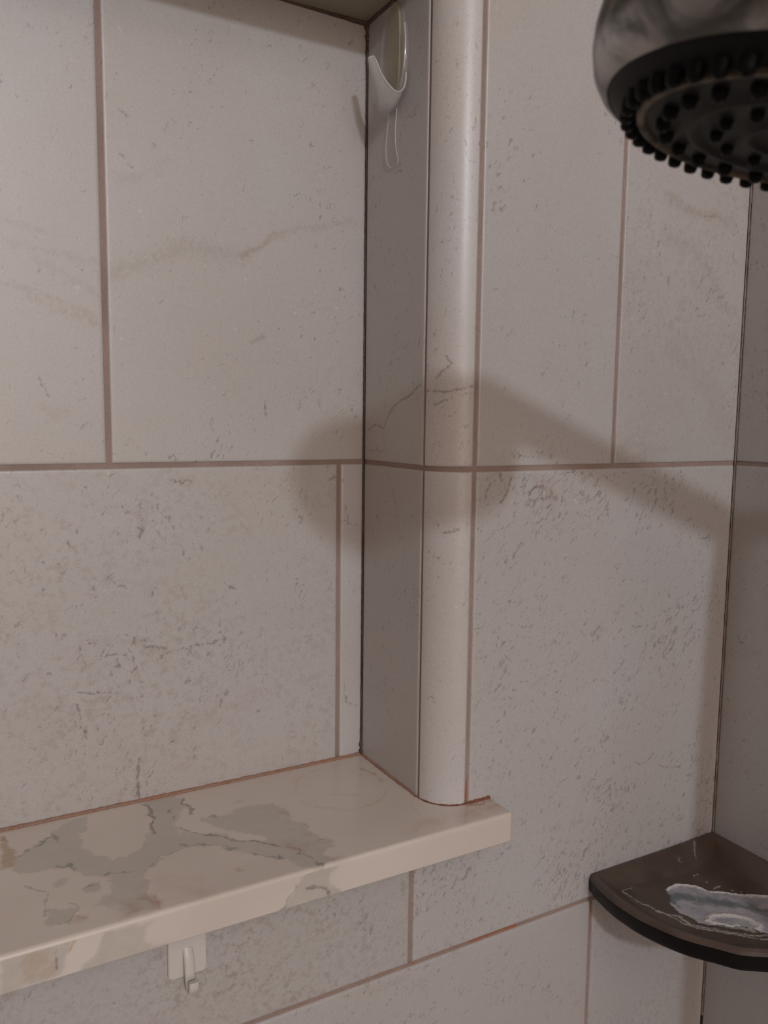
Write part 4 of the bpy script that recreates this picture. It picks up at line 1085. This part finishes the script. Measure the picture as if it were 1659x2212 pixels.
m_ = MB(); tube(m_, rimp, .00062, 8); m_.build('tongue_edge', EDGE, root, attrs=False, angle=80)
m_ = MB()
ring = spline([(.0042, -.028), (.0036, -.036), (.0030, -.044), (.0032, -.052), (.0040, -.0585), (.0052, -.0640), (.0035, -.0665), (-.0010, -.0655), (-.0032, -.0600), (-.0036, -.052), (-.0030, -.044), (-.0022, -.036), (-.0016, -.028)], 5)
ring = [((-y+.001)*1.75+.001, z) for y, z in ring]
k = len(ring); V = [(-.0003, y, z) for y, z in ring]+[(-.0012, y, z) for y, z in ring]
m_.add(V, [(j, j+k, (j+1) % k+k, (j+1) % k) for j in range(k)])
c0 = (-.0012, .001, -.048)
m_.add(V[k:]+[c0], [(j, k, (j+1) % k) for j in range(k)])
m_.build('pull_tab', CLEAR, root, attrs=False, angle=50)
m_ = MB(); tube(m_, [(-.0012, y, z) for y, z in ring[3:-3]], .00028, 6); m_.build('pull_tab_edge', EDGE, root, attrs=False)

# ------------------------------------------------------------------ hand shower
def chrome():
    n = N('brushed_nickel'); pos = n.new('ShaderNodeNewGeometry').outputs['Position']
    f = n.noise(pos, 45, 4, .6, .5)
    f2 = n.noise(pos, 38, 4, .6, 1.2)
    col = n.mix(n.step(f2, .36, .64), (0.11, 0.11, 0.105), (0.42, 0.40, 0.385))
    n.bump(n.noise(pos, 70, 3), .12, .002)
    return n.set(Base_Color=col, Metallic=1.0, Roughness=n.math('MULTIPLY_ADD', f, .25, .22))
CHROME = chrome()
def rubber():
    n = N('black_shower_face'); pos = n.new('ShaderNodeNewGeometry').outputs['Position']
    f = n.noise(pos, 260, 4, .7)
    col = n.mix(n.step(f, .62, .74), (0.005, 0.005, 0.0055), (0.035, 0.030, 0.024))
    return n.set(Base_Color=col, Roughness=.5)
BLK = rubber()
BLK.node_tree.nodes['Principled BSDF'].inputs['Specular IOR Level'].default_value = .18
PLT = simple('dark_grey_spray_plate', (0.015, 0.0135, 0.0125), .5, var=.5, scale=220, Specular_IOR_Level=.2)
LIME = caulk_material('limescale', (0.22, 0.175, 0.115), (0.03, 0.027, 0.022), 70)
HOLE = simple('black_rubber_nozzle', (0.003, 0.003, 0.0035), .5, var=.3, scale=200, Specular_IOR_Level=.15)
HC = Vector(HEAD_C); HN = Vector(HEAD_N).normalized()     # face centre and outward normal
root = empty('shower_head', HC, 'round brushed nickel hand shower head with black rubber nozzles', 'shower head')
RF = HEAD_R
m_ = MB(); k = RF/.052
lathe(m_, [(r*k, -h*k) for r, h in ((.0505, .0015), (.0520, -.0004), (.0542, .0006), (.0568, .0040), (.0586, .0095), (.0592, .0150), (.0588, .0205), (.0570, .0262), (.0530, .0325), (.046, .0385), (.036, .0435), (.022, .0475), (.0, .0490))], (0, 0, 0), HN, 128)
m_.build('body', CHROME, root, attrs=False, angle=60)
m_ = MB()
lathe(m_, [(r*k, h*k) for r, h in ((.0522, -.004), (.0518, .0002), (.0505, .0010), (.047, .0030), (.0435, .0042), (.0420, .0044))], (0, 0, 0), HN, 128)
m_.build('face_ring', BLK, root, attrs=False, angle=60)
m_ = MB()
lathe(m_, [(r*k, h*k) for r, h in ((.0428, .0040), (.0424, .0056), (.0412, .0059), (.0404, .0054), (.040, .0042))], (0, 0, 0), HN, 128)
m_.build('limescale_ring', LIME, root, attrs=False, angle=60)
m_ = MB()
lathe(m_, [(r*k, h*k) for r, h in ((.0408, .0046), (.036, .0052), (.030, .0054), (.0285, .0066), (.0270, .0068), (.0255, .0056), (.014, .0058), (.0128, .0070), (.0115, .0070), (.0105, .0060), (0, .0062))], (0, 0, 0), HN, 128)
m_.build('spray_plate', PLT, root, attrs=False, angle=50)
ha = HN.orthogonal().normalized(); hb = HN.cross(ha)
mnz = MB(); lathe(mnz, [(.00215, -.001), (.00205, .0014), (.0018, .0027), (.0014, .0032), (.0008, .0032), (.0007, .0024), (0, .0022)], (0, 0, 0), HN, 14)
nz = None; cnt = 0
def place_nozzle(r, a, h, s_=1):
    global nz, cnt
    p = (ha*math.cos(a)+hb*math.sin(a))*r*k+HN*h*k
    if nz is None: nz = mnz.build('nozzle', HOLE, root, attrs=False, angle=60); o = nz
    else: o = nz.copy(); COL.objects.link(o); o.parent = root
    o.location = p; o.scale = (s_,)*3; cnt += 1
for i in range(44): place_nozzle(.0452, 2*math.pi*i/44, .0034, 1.0)
for i in range(22): place_nozzle(.0350, 2*math.pi*(i+.5)/22, .0046, .95)
for i in range(12): place_nozzle(.0205, 2*math.pi*(i+.25)/12, .0052, .8)
# handle running back to its bracket on the right wall (out of the picture, it throws the long shadow)
A_ = Vector(HANDLE[0])-HC; B_ = Vector(HANDLE[1])-HC
m_ = MB(); pts = [A_+(B_-A_)*t for t in np.linspace(0, 1, 20)]
tube(m_, pts, lambda t: HANDLE_R*(1.0-.06*math.sin(t*3.1)), 28)
m_.build('handle', CHROME, root, attrs=False, angle=60)
m_ = MB(); hp = Vector(HANDLE[1])-HC
tube(m_, spline([hp+Vector(p) for p in ((-.006, 0, .003), (.002, -.0, -.014), (.000, .0, -.045), (-.002, .0, -.12), (-.004, 0, -.30), (-.010, -.01, -.55), (-.02, -.03, -.9), (-.05, -.04, -1.1))], 12), .0100, 14)
m_.build('hose', CHROME, root, attrs=False, angle=60)
m_ = MB(); tube(m_, [tuple(Vector((-.002, -.258, .040))-HC), tuple(Vector((-.050, -.258, .044))-HC), tuple(hp+Vector((-.004, 0, -.002)))], .0095, 18)
m_.build('holder', CHROME, root, attrs=False, angle=60)
